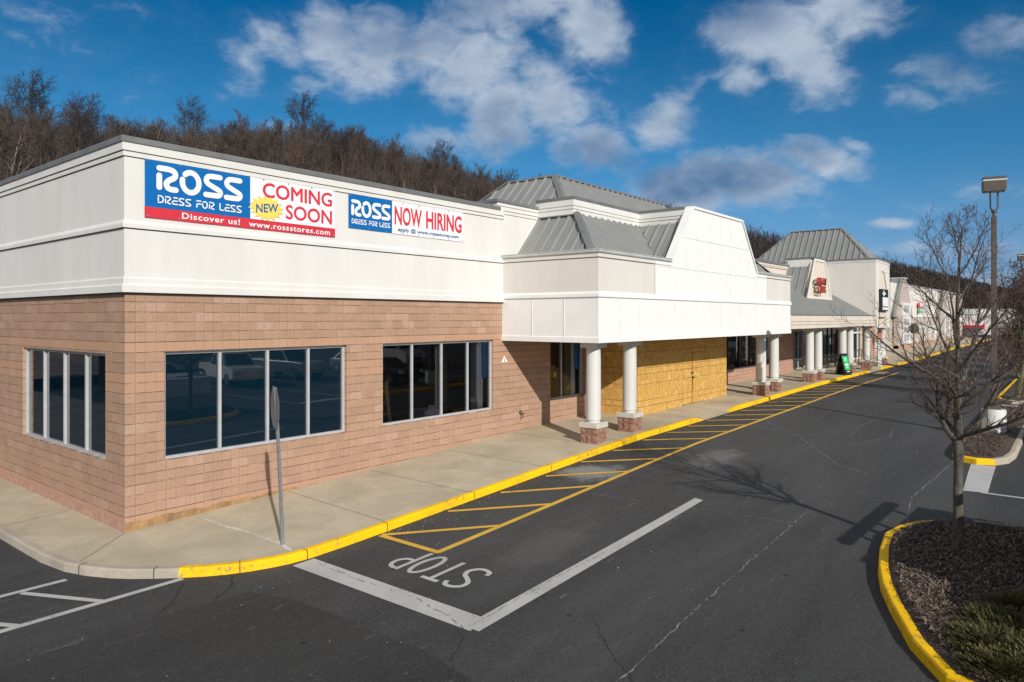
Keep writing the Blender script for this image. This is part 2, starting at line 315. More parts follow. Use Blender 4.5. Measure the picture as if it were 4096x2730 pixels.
def osb():
    m, g, b = mat('osb_board'); p = pos(g); sp = g.n('ShaderNodeSeparateXYZ'); g.l(p, sp.inputs[0])
    u = g.m('SUBTRACT', sp.outputs[0], sp.outputs[1]); z = sp.outputs[2]
    q = g.comb(u, z)
    v = g.n('ShaderNodeTexVoronoi'); v.inputs['Scale'].default_value = 19; v.inputs['Randomness'].default_value = 1
    mp = g.n('ShaderNodeMapping'); mp.inputs['Scale'].default_value = (1, .55, 1); mp.inputs['Rotation'].default_value = (0, 0, .5); g.l(q, mp.inputs[0])
    ds = g.n('ShaderNodeTexNoise'); ds.inputs['Scale'].default_value = 6; g.l(mp.outputs[0], ds.inputs['Vector'])
    vm = g.n('ShaderNodeVectorMath', operation='MULTIPLY_ADD'); g.l(ds.outputs['Color'], vm.inputs[0]); vm.inputs[1].default_value = (.25, .25, 0); g.l(mp.outputs[0], vm.inputs[2])
    g.l(vm.outputs[0], v.inputs['Vector'])
    sv = g.n('ShaderNodeSeparateColor'); g.l(v.outputs['Color'], sv.inputs[0])
    c = g.mix(sv.outputs[0], (.50, .285, .068), (.66, .40, .115))
    c = g.mix(g.m('MULTIPLY', g.m('GREATER_THAN', sv.outputs[1], .94), .4), c, (.24, .12, .035))
    c = g.mix(g.m('MULTIPLY', g.m('GREATER_THAN', sv.outputs[2], .93), .5), c, (.85, .62, .26))
    c = g.mix(g.m('MULTIPLY', g.ss(g.noise(q, .7, 4, .6), .45, .7), .35), c, (.46, .25, .06))
    # panel grid 1.22 x .61 with staggered verticals + thin scored lines
    def ln(x, per, off, wd):
        f = g.m('FRACT', g.m('DIVIDE', g.m('ADD', x, off), per)); return g.m('LESS_THAN', f, wd / per)
    row = g.m('FLOOR', g.m('DIVIDE', z, .61))
    brk = g.m('GREATER_THAN', g.noise(g.comb(g.m('MULTIPLY', u, .9), g.m('MULTIPLY', z, 2)), 1.7, 2, .5), .40)
    l1 = g.m('MULTIPLY', ln(z, .61, .1, .018), brk); l2 = g.m('MULTIPLY', ln(z, 1.22, .33, .02), 1.)
    l3 = g.m('MULTIPLY', ln(g.m('ADD', u, g.m('MULTIPLY', row, .41)), 1.22, .2, .012), brk)
    l4 = g.m('MULTIPLY', ln(g.m('ADD', u, g.m('MULTIPLY', row, .73)), .61, .37, .010), g.m('GREATER_THAN', g.noise(q, 1.9, 2, .5), .53))
    lines = g.m('MAXIMUM', g.m('MAXIMUM', l1, l2), g.m('MAXIMUM', l3, l4))
    c = g.mix(g.m('MULTIPLY', lines, .85), c, (.13, .07, .025))
    g.l(c, b.inputs['Base Color']); b.inputs['Roughness'].default_value = .75; b.inputs['Specular IOR Level'].default_value = .3
    bump(g, b, sv.outputs[0], .003)
    return m
M['osb'] = osb()

def glass(name, tint, gl=1.55):
    m, g, b = mat(name); t = m.node_tree
    tr = g.n('ShaderNodeBsdfTransparent'); tr.inputs[0].default_value = (*tint, 1)
    gs = g.n('ShaderNodeBsdfGlossy'); gs.inputs['Roughness'].default_value = .01; gs.inputs[0].default_value = (.9, .95, 1, 1)
    fr = g.n('ShaderNodeFresnel'); fr.inputs[0].default_value = gl
    mx = g.n('ShaderNodeMixShader'); g.l(fr.outputs[0], mx.inputs[0]); g.l(tr.outputs[0], mx.inputs[1]); g.l(gs.outputs[0], mx.inputs[2])
    t.nodes.remove(b); g.l(mx.outputs[0], t.nodes['Material Output'].inputs[0])
    return m
M['glass'] = glass('clear_tinted_glass', (.86, .90, .92), 1.6)
M['glass_dark'] = glass('dark_glass', (.16, .18, .20), 1.65)

# ------------------------------------------------------------------ mesh builder
NOSPLIT = {'lettering', 'grommets', 'coping_screws', 'trunk', 'crown', 'panel_joint', 'shadow_strip', 'rails', 'steps', 'plinth', 'star', 'pipe_cap', 'yoke', 'roof_slope', 'hip_roof', 'gable_roof', 'dormer_roof', 'lean_to_roof', 'window', 'shell', 'interior_wall', 'cloth', 'body', 'valve', 'logo', 'post', 'door', 'blue_field', 'white_field', 'red_strip'}
class MB:
    def __init__(s): s.v = []; s.f = []; s.mi = []; s.m = []; s.cur = 0; s.cut = True
    def use(s, m):
        if m not in s.m: s.m.append(m)
        s.cur = s.m.index(m); return s
    def face(s, pts):
        i = len(s.v); s.v += [tuple(p) for p in pts]; s.f.append(tuple(range(i, i + len(pts)))); s.mi.append(s.cur)
    def box(s, x0, x1, y0, y1, z0, z1):
        i = len(s.v)
        s.v += [(x, y, z) for x in (x0, x1) for y in (y0, y1) for z in (z0, z1)]
        for f in ((0, 1, 3, 2), (4, 6, 7, 5), (0, 4, 5, 1), (2, 3, 7, 6), (0, 2, 6, 4), (1, 5, 7, 3)):
            s.f.append(tuple(i + k for k in f)); s.mi.append(s.cur)
        return s
    def prism(s, poly, ax, a, b):                # poly 2-D, extruded along axis ax from a to b
        n = len(poly)
        def P(p, t): return {'x': (t, p[0], p[1]), 'y': (p[0], t, p[1]), 'z': (p[0], p[1], t)}[ax]
        i = len(s.v); s.v += [P(p, a) for p in poly] + [P(p, b) for p in poly]
        s.f.append(tuple(range(i, i + n))[::-1]); s.f.append(tuple(range(i + n, i + 2 * n))); s.mi += [s.cur] * 2
        for k in range(n):
            s.f.append((i + k, i + (k + 1) % n, i + n + (k + 1) % n, i + n + k)); s.mi.append(s.cur)
        return s
    def tube(s, pts, rad, n=8, cap=True):
        pts = [Vector(p) for p in pts]; rings = []
        up = None
        for k, p in enumerate(pts):
            d = (pts[min(k + 1, len(pts) - 1)] - pts[max(k - 1, 0)]).normalized()
            if up is None:
                up = Vector((0, 0, 1)) if abs(d.z) < .9 else Vector((1, 0, 0))
            a = d.cross(up).normalized(); up = a.cross(d).normalized()
            r = rad[k] if isinstance(rad, (list, tuple)) else rad
            i = len(s.v); rings.append(i)
            for j in range(n):
                t = 2 * pi * j / n; q = p + a * (r * cos(t)) + up * (r * sin(t)); s.v.append(q[:])
        for A, B in zip(rings, rings[1:]):
            for j in range(n):
                s.f.append((A + j, A + (j + 1) % n, B + (j + 1) % n, B + j)); s.mi.append(s.cur)
        if cap:
            s.f.append(tuple(rings[0] + j for j in range(n))[::-1]); s.f.append(tuple(rings[-1] + j for j in range(n))); s.mi += [s.cur] * 2
        return s
    def lathe(s, cx, cy, prof, n=32):            # prof: (radius, z)
        i0 = len(s.v)
        for r, z in prof:
            for j in range(n):
                t = 2 * pi * j / n; s.v.append((cx + r * cos(t), cy + r * sin(t), z))
        for k in range(len(prof) - 1):
            for j in range(n):
                a = i0 + k * n + j; b = i0 + k * n + (j + 1) % n; s.f.append((a, b, b + n, a + n)); s.mi.append(s.cur)
        s.f.append(tuple(i0 + j for j in range(n))[::-1]); e = i0 + (len(prof) - 1) * n
        s.f.append(tuple(e + j for j in range(n))); s.mi += [s.cur] * 2
        return s
    def pieces(s):
        n = len(s.f); par = list(range(n))
        def find(a):
            while par[a] != a: par[a] = par[par[a]]; a = par[a]
            return a
        bb = []
        for f in s.f:
            P = [s.v[i] for i in f]; bb.append((tuple(min(p[k] for p in P) - .06 for k in range(3)), tuple(max(p[k] for p in P) + .06 for k in range(3))))
        for i in range(n):
            for j in range(i):
                if find(i) != find(j) and all(bb[i][0][k] <= bb[j][1][k] and bb[j][0][k] <= bb[i][1][k] for k in range(3)): par[find(i)] = find(j)
        out = {}
        for i in range(n): out.setdefault(find(i), []).append(i)
        return list(out.values())
    def build(s, name, m=None, parent=None, smooth=False, bevel=0, loc=None):
        if parent and name not in NOSPLIT and len(s.f) < 700 and s.cut:
            ps = s.pieces()
            if 1 < len(ps) < 40:
                o = None
                for p in ps:
                    q = MB(); q.cut = False; q.m = s.m
                    for fi in p:
                        i = len(q.v); q.v += [s.v[k] for k in s.f[fi]]; q.f.append(tuple(range(i, i + len(s.f[fi])))); q.mi.append(s.mi[fi])
                    o = q.build(name, m, parent, smooth, bevel, loc)
                return o
        me = bpy.data.meshes.new(name)
        me.from_pydata(s.v, [], s.f)
        ms = s.m if s.m else [m]
        for k in ms: me.materials.append(M[k] if isinstance(k, str) else k)
        if s.m: me.polygons.foreach_set('material_index', s.mi)
        if smooth: me.polygons.foreach_set('use_smooth', [True] * len(me.polygons))
        me.update()
        o = bpy.data.objects.new(name, me); col.objects.link(o)
        if parent: o.parent = parent
        if loc: o.location = loc
        if bevel:
            bm = bmesh.new(); bm.from_mesh(me); bmesh.ops.remove_doubles(bm, verts=bm.verts, dist=1e-5); bm.to_mesh(me); bm.free()
            md = o.modifiers.new('bevel', 'BEVEL'); md.width = bevel; md.segments = 2; md.limit_method = 'ANGLE'
        if smooth:
            try: me.set_sharp_from_angle(angle=R_(40))
            except Exception: pass
        return o
def tag(o, label=None, cat=None, group=None, kind=None):
    if label: o['label'] = label
    if cat: o['category'] = cat
    if group: o['group'] = group
    if kind: o['kind'] = kind
    return o
def thing(name, label, cat, group=None, loc=(0, 0, 0), rz=0, scale=1):
    o = bpy.data.objects.new(name, None); col.objects.link(o); o.location = loc; o.rotation_euler = (0, 0, rz); o.scale = (scale,) * 3
    o.empty_display_size = .2
    return tag(o, label, cat, group)
def children(o): return [c for c in o.children]
def dup(root, loc, rz=None, label=None, group=None, scale=None):
    r = root.copy(); col.objects.link(r); r.location = loc
    if rz is not None: r.rotation_euler = (0, 0, rz)
    if scale is not None: r.scale = (scale,) * 3 if isinstance(scale, (int, float)) else scale
    if label: r['label'] = label
    if group: r['group'] = group
    for ch in list(root.children):
        c = ch.copy(); col.objects.link(c); c.parent = r
        for gr in list(ch.children):
            d = gr.copy(); col.objects.link(d); d.parent = c
    return r

HP = [(-1e4, 0), (0, 0), (7, .26), (11.5, .44), (14.5, .54), (26.5, .69), (29, .73), (34, .78), (60, .8), (1e5, .8)]
def H(x):
    for (a, b), (c, d) in zip(HP, HP[1:]):
        if x <= c: return b + (d - b) * (x - a) / (c - a)
RD = .15                                         # road lies this far below the walk

def drape(poly, off, name, m, parent=None, xs=None):   # flat polygon laid on the sloping ground
    bm = bmesh.new(); vs = [bm.verts.new((x, y, 0)) for x, y in poly]; bm.faces.new(vs)
    for hx in [h[0] for h in HP[1:-1]]:
        bmesh.ops.bisect_plane(bm, geom=bm.verts[:] + bm.edges[:] + bm.faces[:], plane_co=(hx, 0, 0), plane_no=(1, 0, 0))
    bmesh.ops.triangulate(bm, faces=bm.faces)
    for v in bm.verts: v.co.z = H(v.co.x) + off
    bmesh.ops.recalc_face_normals(bm, faces=bm.faces)
    for f in bm.faces:
        if f.normal.z < 0: f.normal_flip()
    me = bpy.data.meshes.new(name); bm.to_mesh(me); bm.free()
    me.materials.append(M[m] if isinstance(m, str) else m)
    o = bpy.data.objects.new(name, me); col.objects.link(o)
    if parent: o.parent = parent
    return o
def strip(p, q, wd):                             # rectangle round a centre line
    (x0, y0), (x1, y1) = p, q; l = hypot(x1 - x0, y1 - y0); nx, ny = -(y1 - y0) / l * wd / 2, (x1 - x0) / l * wd / 2
    return [(x0 + nx, y0 + ny), (x0 - nx, y0 - ny), (x1 - nx, y1 - ny), (x1 + nx, y1 + ny)]

# ------------------------------------------------------------------ ground
gb = MB()
xs = [-400, -100, 0, 7, 11.5, 14.5, 26.5, 29, 34, 60, 200, 800, 3000]; ys = [-1500, -100, -20, 2, 28, 60]
for a, b in zip(xs, xs[1:]):
    for c, d in zip(ys, ys[1:]):
        gb.face([(a, c, H(a) - RD), (b, c, H(b) - RD), (b, d, H(b) - RD), (a, d, H(a) - RD)])
tag(gb.build('road', 'asphalt'), kind='structure')
patch = [(-30, -4.25), (-3.19, -4.2), (-1.35, -4.12), (-.6, -4.2), (.12, -4.34), (.36, -5.1), (.46, -6.44), (.40, -7.03), (.47, -7.95), (.30, -8.97), (.12, -12), (.2, -19), (-30, -19)]
tag(drape(patch, -RD + .004, 'road_patch', 'asphalt_new'), kind='structure')

# kerb line (outer foot)
KL = [(-1.52, 40), (-1.52, 12), (-1.52, 2.0), (-1.51, .6), (-1.5, -.16), (-1.41, -.98), (-1.26, -1.48), (-1.05, -1.92), (-.83, -2.25), (-.58, -2.54), (-.3, -2.83), (.0, -3.1), (.28, -3.34), (.59, -3.54), (.9, -3.69), (1.2, -3.80), (1.6, -3.87), (2.4, -3.89), (3.42, -3.88), (6.0, -3.83), (8.6, -3.79), (12.5, -3.74), (17.6, -3.72), (18.2, -3.72), (18.9, -3.72), (21.3, -3.70), (22.1, -3.70), (22.8, -3.70), (26.5, -3.70), (29, -3.70), (34, -3.70), (40, -3.70), (44.6, -3.70), (45.3, -3.70), (48.4, -3.70), (49, -3.70), (54, -3.74), (57.4, -3.74), (58, -3.74), (61.4, -3.72), (62, -3.7), (75, -3.4), (90, -3.0), (140, -2.8)]
def kh(x, y):                                    # kerb upstand, 0 at the drop kerbs
    if x < 3: return 1.
    for a, b, c, d in ((18.2, 18.9, 21.3, 22.1), (44.6, 45.3, 48.4, 49.), (57.4, 58., 61.4, 62.)):
        if a <= x <= d:
            if x < b: return 1 - (x - a) / (b - a) * .93
            if x > c: return .07 + (x - c) / (d - c) * .93
            return .07
    return 1.
def normals(path):
    out = []
    for k, p in enumerate(path):
        a = Vector(path[max(k - 1, 0)]); b = Vector(path[min(k + 1, len(path) - 1)]); d = (b - a).normalized()
        out.append(Vector((-d.y, d.x)))          # towards the walk (left of travel)
    return out
def kerb(name, path, m, h=RD, wd=.15, up=kh, base=-RD, parent=None, gaps=()):
    nn = normals(path); mb = MB()
    prof = [(0, -.12), (0, 0), (.012, .82), (.035, .97), (.06, 1.0), (wd, 1.0), (wd, -.12)]
    rings = []
    for p, n in zip(path, nn):
        k = up(*p); z0 = H(p[0]) + base
        rings.append([(p[0] + n.x * o, p[1] + n.y * o, z0 + (h + .006) * t * (k if t > 0 else 1)) for o, t in prof])
    for A, B in zip(rings, rings[1:]):
        for j in range(len(prof) - 1): mb.face([A[j], B[j], B[j + 1], A[j + 1]])
    mb.face(rings[0]); mb.face(rings[-1][::-1])
    return mb.build(name, m, parent)
def sub(path, x0, x1, pred=None):
    return [p for p in path if x0 <= p[0] <= x1]
i_y = KL.index((-.3, -2.83))
def dense(path, step=.6):
    out = [path[0]]
    for a, b in zip(path, path[1:]):
        n = max(1, min(60, int(hypot(b[0] - a[0], b[1] - a[1]) / step)))
        for k in range(1, n + 1): out.append((a[0] + (b[0] - a[0]) * k / n, a[1] + (b[1] - a[1]) * k / n))
    return out
tag(kerb('kerb', dense(KL[:i_y + 1]), 'kerb_grey'), kind='structure')
ys_ = KL[i_y:]
def piece(a, b, m, nm='kerb'):
    tag(kerb(nm, dense([p for p in ys_ if a - 1e-6 <= p[0] <= b + 1e-6]), m), kind='structure')
piece(-.3, 18.9, 'kerb_yellow', 'yellow_kerb'); piece(18.9, 21.3, 'kerb_grey'); piece(21.3, 45.3, 'kerb_yellow', 'yellow_kerb')
piece(45.3, 48.4, 'kerb_grey'); piece(48.4, 58., 'kerb_yellow', 'yellow_kerb'); piece(58., 61.4, 'kerb_grey'); piece(61.4, 140, 'kerb_yellow', 'yellow_kerb')
kj = MB()                                        # open joints across the kerb
for (x, y) in [(.45, -3.46), (1.52, -3.87), (3.38, -3.88), (6.03, -3.83), (9.1, -3.78), (12.23, -3.74), (15.3, -3.73), (-1.3, -1.35), (-.58, -2.54), (24.4, -3.7), (27.5, -3.7), (30.6, -3.7), (33.7, -3.7)]:
    i = min(range(len(KL)), key=lambda k: hypot(KL[k][0] - x, KL[k][1] - y)); n = normals(KL)[i]; d = Vector((n.y, -n.x))
    c = Vector((x, y)) - n * .004; z = H(x)
    a = c - d * .007; b = c + d * .007; e = b + n * .17; f = a + n * .17
    kj.face([(a.x, a.y, z - RD), (b.x, b.y, z - RD), (b.x, b.y, z + .009), (a.x, a.y, z + .009)])
    kj.face([(a.x, a.y, z + .009), (b.x, b.y, z + .009), (e.x, e.y, z + .010), (f.x, f.y, z + .010)])
tag(kj.build('kerb_joint', 'crack_dark'), kind='structure')

# sidewalk
nn = normals(KL); inner = [(p[0] + n.x * .149, p[1] + n.y * .149) for p, n in zip(KL, nn)]
i3 = KL.index((3.42, -3.88))
cor = inner[:i3 + 1] + [(3.42, .5), (.5, .5), (.5, 40)]
sw = drape(cor[::-1], 0, 'sidewalk', 'concrete'); tag(sw, kind='structure')
mb = MB(); xs = sorted(set([round(3.42 + k * .45, 3) for k in range(0, 140)] + [p[0] for p in KL[i3:] if p[0] < 66] + [66.]))
xs = [x for x in xs if x <= 66]
def ik(x):
    for a, b in zip(KL[i3:], KL[i3 + 1:]):
        if a[0] <= x <= b[0]: return a[1] + (b[1] - a[1]) * (x - a[0]) / (b[0] - a[0]) + .149
def wz(x, t):                                    # t: 0 at the kerb .. 1 at the wall
    k = kh(x, 0); return H(x) - RD * (1 - k) * max(0, 1 - t * 3.2)
TS = [0, .08, .16, .24, .34, 1]
for a, b in zip(xs, xs[1:]):
    for s0, s1 in zip(TS, TS[1:]):
        ya, yb = ik(a), ik(b); yt = 3. if a > 28 else .6
        P = lambda x, y0, s_: (x, y0 + (yt - y0) * s_, wz(x, s_) )
        mb.face([P(a, ya, s0), P(b, yb, s0), P(b, yb, s1), P(a, ya, s1)])
tag(mb.build('sidewalk', 'concrete'), kind='structure')
fs = [(66, -3.4), (75, -3.25), (90, -2.85), (140, -2.65), (140, 3), (66, 3)]
tag(drape(fs, 0, 'sidewalk', 'concrete'), kind='structure')
for a, b in (((-.02, -.02), (-1.27, -1.2)), ((3.63, -.05), (3.45, -3.72)), ((6.09, -.05), (6.0, -3.67)), ((9.01, -.05), (8.94, -3.63)), ((-.05, 2.63), (-1.37, 2.41)), ((-.05, 6.), (-1.37, 5.9)), ((12.0, -.05), (11.95, -3.6)), ((15.1, -.05), (15.1, -3.58)), ((23, -1.85), (23, -3.55)), ((26.1, -.05), (26.1, -3.55)), ((29.2, -.05), (29.2, -3.55)), ((32.3, -.05), (32.3, -3.55)), ((35.4, -.05), (35.4, -3.55))):
    tag(drape(strip(a, b, .014), .004, 'sidewalk_joint', 'slab_joint'), kind='structure')
rnd = random.Random(5)
def jag(pts, wd, off, name, m, seed=1, amp=.05, step=.16, gap=0.):
    r = random.Random(seed); mb = MB(); P = []
    for a, b in zip(pts, pts[1:]):
        n = max(2, int(hypot(b[0] - a[0], b[1] - a[1]) / step))
        for k in range(n): P.append((a[0] + (b[0] - a[0]) * k / n + r.uniform(-amp, amp), a[1] + (b[1] - a[1]) * k / n + r.uniform(-amp, amp)))
    P.append(pts[-1]); nn = normals(P)
    w = [wd * r.uniform(.25, 1) for _ in P]; w[0] = w[-1] = .002
    for k in range(len(P) - 1):
        if len(P) > 30 and r.random() < gap: continue
        a, b = Vector(P[k]), Vector(P[k + 1]); na, nb = nn[k] * w[k] / 2, nn[k + 1] * w[k + 1] / 2
        q = [a - na, b - nb, b + nb, a + na]
        mb.face([(v.x, v.y, H(v.x) + off) for v in q])
    return tag(mb.build(name, m), kind='structure')
jag([(1.39, -.14), (1.36, -1.2), (1.46, -2.2), (1.43, -3.2), (1.33, -3.66)], .11, .005, 'paint_drip', 'splat', 3, .02, .1)
cr = MB()
CR = [([(16.2, -12.0), (14, -11.9), (11.6, -11.75), (10.38, -11.87), (9.2, -12.1)], .035, 'crack_pale'),
      ([(9.28, -10.2), (6.94, -10.25), (5.36, -10.26), (3.38, -10.31), (1.32, -10.38), (.4, -10.5)], .032, 'crack_pale'),
      ([(7.93, -5.59), (8.12, -7.79), (8.31, -8.84), (8.4, -10.3)], .028, 'crack_pale'),
      ([(20.5, -5.6), (19.72, -5.78), (17.49, -7.5), (16.2, -8.26), (13.85, -9.64), (13.2, -10.5)], .035, 'crack_pale'),
      ([(19, -7.2), (18.2, -6.4), (18.8, -5.6)], .04, 'crack_pale'), ([(16.2, -8.26), (16.9, -9.2), (18.9, -9.9), (21, -9.6)], .035, 'crack_pale'),
      ([(1.19, -8.02), (.52, -8.43), (.21, -8.7)], .018, 'crack_dark'), ([(-1.27, -4.12), (-.78, -3.7), (-.33, -3.1)], .035, 'crack_dark'),
      ([(-.4, -4.2), (.1, -3.85), (.3, -3.45)], .04, 'crack_dark'),
      ([(1.5, -4.2), (1.46, -5.4), (1.52, -6.6), (1.36, -7.6), (1.2, -8.05)], .014, 'crack_dark'), ([(1.3, -8.0), (3.4, -7.96), (5.2, -8.06), (6.6, -8.22), (7.6, -8.2)], .022, 'crack_pale'),
      ([(2.6, -9.2), (1.9, -9.9), (1.4, -10.6)], .014, 'crack_dark'), ([(24, -9), (21, -8.6), (18, -8.9)], .03, 'crack_pale'), ([(26, -7.2), (23.5, -6.8), (21, -7.1)], .03, 'crack_pale')]
for k, (p, wd, m) in enumerate(CR): jag(p, wd, -RD + (.013 if k in (9, 10) else .0055), 'crack', m, k + 11, .022, .08, .3)

mb = MB(); r_ = random.Random(12)
for k in range(3200):
    if k % 2: x = 3.2 + 32 * r_.random() ** 1.5; y = -3.9 - abs(r_.gauss(0, .55))
    else: x = r_.uniform(-9, 26); y = r_.uniform(-13, -3.2)
    if y > -3.9 and x > -1: continue
    if y > -11.8 or x < 3:
        a = r_.uniform(0, 6.3); q = r_.uniform(.004, .012) * (1.5 if r_.random() < .06 else 1); z = H(x) - RD + .013; dk = r_.random() < .3
        mb.use('crack_dark' if dk else 'chips' if r_.random() < .2 else 'white_plain' if r_.random() < .35 else 'crack_pale'); e = 1.6 if dk else 1
        mb.face([(x + q * e * cos(a + b) * (1 if b in (0, 3.14) else .6), y + q * e * sin(a + b), z + (0 if dk else .004 * (b == 0))) for b in (0, 1.57, 3.14, 4.71)])
tag(mb.build('road_grit'), 'small stones and dark spots scattered over the asphalt', 'grit', kind='stuff')
# painted markings
def mark(name, poly, m, off=.008): return tag(drape(poly, -RD + off, name, m), kind='structure')
mark('stop_bar', [(1.17, -3.93), (1.60, -3.95), (1.64, -7.97), (1.22, -8.1)], 'line_white')
mark('lane_line', [(1.28, -8.03), (1.66, -7.92), (8.9, -7.90), (8.84, -8.12), (1.28, -8.20)], 'line_white', .0095)
mark('hatch_line', strip((3.1, -5.56), (19, -5.42), .13), 'line_yellow', .0095)
mark('hatch_line', strip((19, -5.42), (46, -5.2), .13), 'line_yellow', .0095)
mark('hatch_line', strip((3.12, -3.98), (3.12, -5.60), .13), 'line_yellow', .011)
bars = [(3.16, 4.9), (5.02, 6.7), (6.79, 8.5), (8.61, 10.2), (10.38, 11.9), (12.1, 13.6), (13.93, 15.4), (15.58, 17.05), (17.2, 18.7), (18.8, 20.3)]
bars += [(20.4 + 1.62 * k, 21.9 + 1.62 * k) for k in range(13)]
for k, (a, b) in enumerate(bars):
    if k and 18.4 < a < 20.6: pass
    mark('hatch_bar', strip((a, -3.97 if a < 9 else -3.86), (b, -5.50 + .002 * b), .125), 'line_yellow' if k < 21 else 'faded_yellow', .0075)
mark('faded_paint', [(43.4, -4.1), (46, -4.0), (46.3, -4.6), (43.8, -4.7)], 'faded_yellow', .0085)
mark('road_line', strip((61, -5.3), (120, -5.), .15), 'faded_yellow', .0085)
mark('stall_line', strip((-2.6, -1.46), (-1.53, -1.47), .12), 'line_white'); mark('stall_line', strip((-6, -1.6), (-2.55, -1.48), .12), 'line_white')
mark('stall_line', strip((-.28, -2.93), (-9, -2.98), .13), 'line_white', .0085); mark('stall_line', strip((-2.2, -1.55), (-1.5, -2.95), .11), 'line_white', .0095)
mark('stall_line', strip((-3.4, -1.55), (-2.62, -2.95), .11), 'line_white', .0095)
mark('crosswalk_bar', [(15.9, -12.38), (15.95, -12.92), (12.85, -13.02), (12.78, -12.56)], 'line_white')
mark('stall_line', strip((12.82, -12.9), (12.75, -19), .1), 'line_white', .0095)
mark('crosswalk_bar', [(30.0, -12.0), (30.0, -12.6), (28.9, -12.65), (28.9, -12.05)], 'line_white')
for k in range(5): mark('stall_line', strip((15.6 + 2.75 * k, -13.6), (15.6 + 2.75 * k, -18.8), .1), 'line_white')

# ------------------------------------------------------------------ lettering
def smooth_pts(pts, n=7):
    out = []
    for i in range(len(pts) - 1):
        p0 = pts[max(i - 1, 0)]; p1 = pts[i]; p2 = pts[i + 1]; p3 = pts[min(i + 2, len(pts) - 1)]
        for k in range(n):
            t = k / n
            out.append(tuple(.5 * ((2 * b) + (c - a) * t + (2 * a - 5 * b + 4 * c - d) * t * t + (-a + 3 * b - 3 * c + d) * t ** 3) for a, b, c, d in zip(p0, p1, p2, p3)))
    out.append(pts[-1]); return out
def ribbon(mb, pts, wd, P, cap=True, t=.003):     # round-capped stroke, P maps 2-D (+depth) into the world
    nn = normals(pts); h = wd / 2; n = len(pts)
    Lp = [(p[0] + v.x * h, p[1] + v.y * h) for p, v in zip(pts, nn)]; Rp = [(p[0] - v.x * h, p[1] - v.y * h) for p, v in zip(pts, nn)]
    for k in range(n - 1): mb.face([P(*Rp[k], t), P(*Rp[k + 1], t), P(*Lp[k + 1], t), P(*Lp[k], t)])
    if cap:
        for e, v, s in ((0, nn[0], 1), (n - 1, nn[-1], -1)):
            a0 = atan2(v.y, v.x); c = pts[e]
            mb.face([P(c[0] + h * cos(a0 + s * pi * k / 8), c[1] + h * sin(a0 + s * pi * k / 8), t) for k in range(9)])
def arc(cx, cy, rx, ry, a, b, n=16): return [(cx + rx * cos(R_(a + (b - a) * k / n)), cy + ry * sin(R_(a + (b - a) * k / n))) for k in range(n + 1)]
# rounded stencil-like letters, cell 1 high; strokes already inset
S_ = [(.86, .9), (.42, .9), (.22, .86), (.12, .72), (.2, .58), (.5, .45), (.78, .34), (.88, .24), (.80, .12), (.62, .09), (.1, .09)]
R_z = [(.1, .9), (.55, .9), (.80, .84), (.88, .70), (.80, .57), (.55, .44), (.44, .30), (.50, .15), (.66, .09), (.90, .09)]
GL = {'R': (1.0, [(R_z, 1), ([(.1, .12), (.1, .60)], 0)]),
      'O': (1.08, [(arc(.52, .49, .42, .42, 132, -192, 30), 0)]),
      'S': (.98, [(S_, 1)]),
      'D': (1.0, [([(.1, .9), (.45, .9), (.75, .80), (.9, .5), (.75, .2), (.45, .1), (.1, .1)], 1), ([(.1, .3), (.1, .68)], 0)]),
      'E': (.9, [([(.85, .9), (.3, .9)], 0), ([(.85, .5), (.22, .5), (.1, .42), (.1, .18), (.22, .09), (.85, .09)], 0)]),
      'F': (.82, [([(.1, .9), (.8, .9)], 0), ([(.8, .52), (.22, .52), (.1, .44), (.1, .08)], 0)]),
      'L': (.8, [([(.1, .92), (.1, .2), (.2, .09), (.8, .09)], 0)]), ' ': (.55, [])}
def strokes(mb, text, x0, x1, z0, z1, wd, P, gap=.14):
    tw = sum(GL[c][0] for c in text) + gap * (len(text) - 1); sx = (x1 - x0) / tw; sz = z1 - z0; x = x0
    for c in text:
        cw, ss = GL[c]
        for pts, sm in ss:
            q = smooth_pts(pts, 5) if sm else pts
            ribbon(mb, [(x + p[0] * sx, z0 + p[1] * sz) for p in q], wd, P)
        x += (cw + gap) * sx
def text_mesh(body, x0, x1, z0, z1, P, name, m, parent, bold=0., extrude=0., spacing=1., fat=0.):
    cu = bpy.data.curves.new(name, 'FONT'); cu.body = body; cu.size = 1; cu.offset = bold; cu.extrude = extrude; cu.resolution_u = 3; cu.space_character = spacing
    o = bpy.data.objects.new(name, cu); col.objects.link(o)
    dg = bpy.context.evaluated_depsgraph_get(); me = bpy.data.meshes.new_from_object(o.evaluated_get(dg)); bpy.data.objects.remove(o)
    X = [v.co.x for v in me.vertices]; Y = [v.co.y for v in me.vertices]; a, b, c, d = min(X), max(X), min(Y), max(Y)
    if fat:
        bm = bmesh.new(); bm.from_mesh(me); src = bm.faces[:]
        for k, (ux, uy) in enumerate(((1, 0), (-1, 0), (0, .6), (0, -.6))):
            r_ = bmesh.ops.duplicate(bm, geom=src); 
            for e_ in r_['geom']:
                if isinstance(e_, bmesh.types.BMVert): e_.co += Vector((ux * fat, uy * fat, .0016 * (k + 1)))
        bm.to_mesh(me); bm.free()
    for v in me.vertices: v.co = P(x0 + (v.co.x - a) / (b - a) * (x1 - x0), z0 + (v.co.y - c) / (d - c) * (z1 - z0), v.co.z)
    me.name = name; me.materials.clear(); me.materials.append(M[m]); r = bpy.data.objects.new(name, me); col.objects.link(r)
    if parent: r.parent = parent
    return r
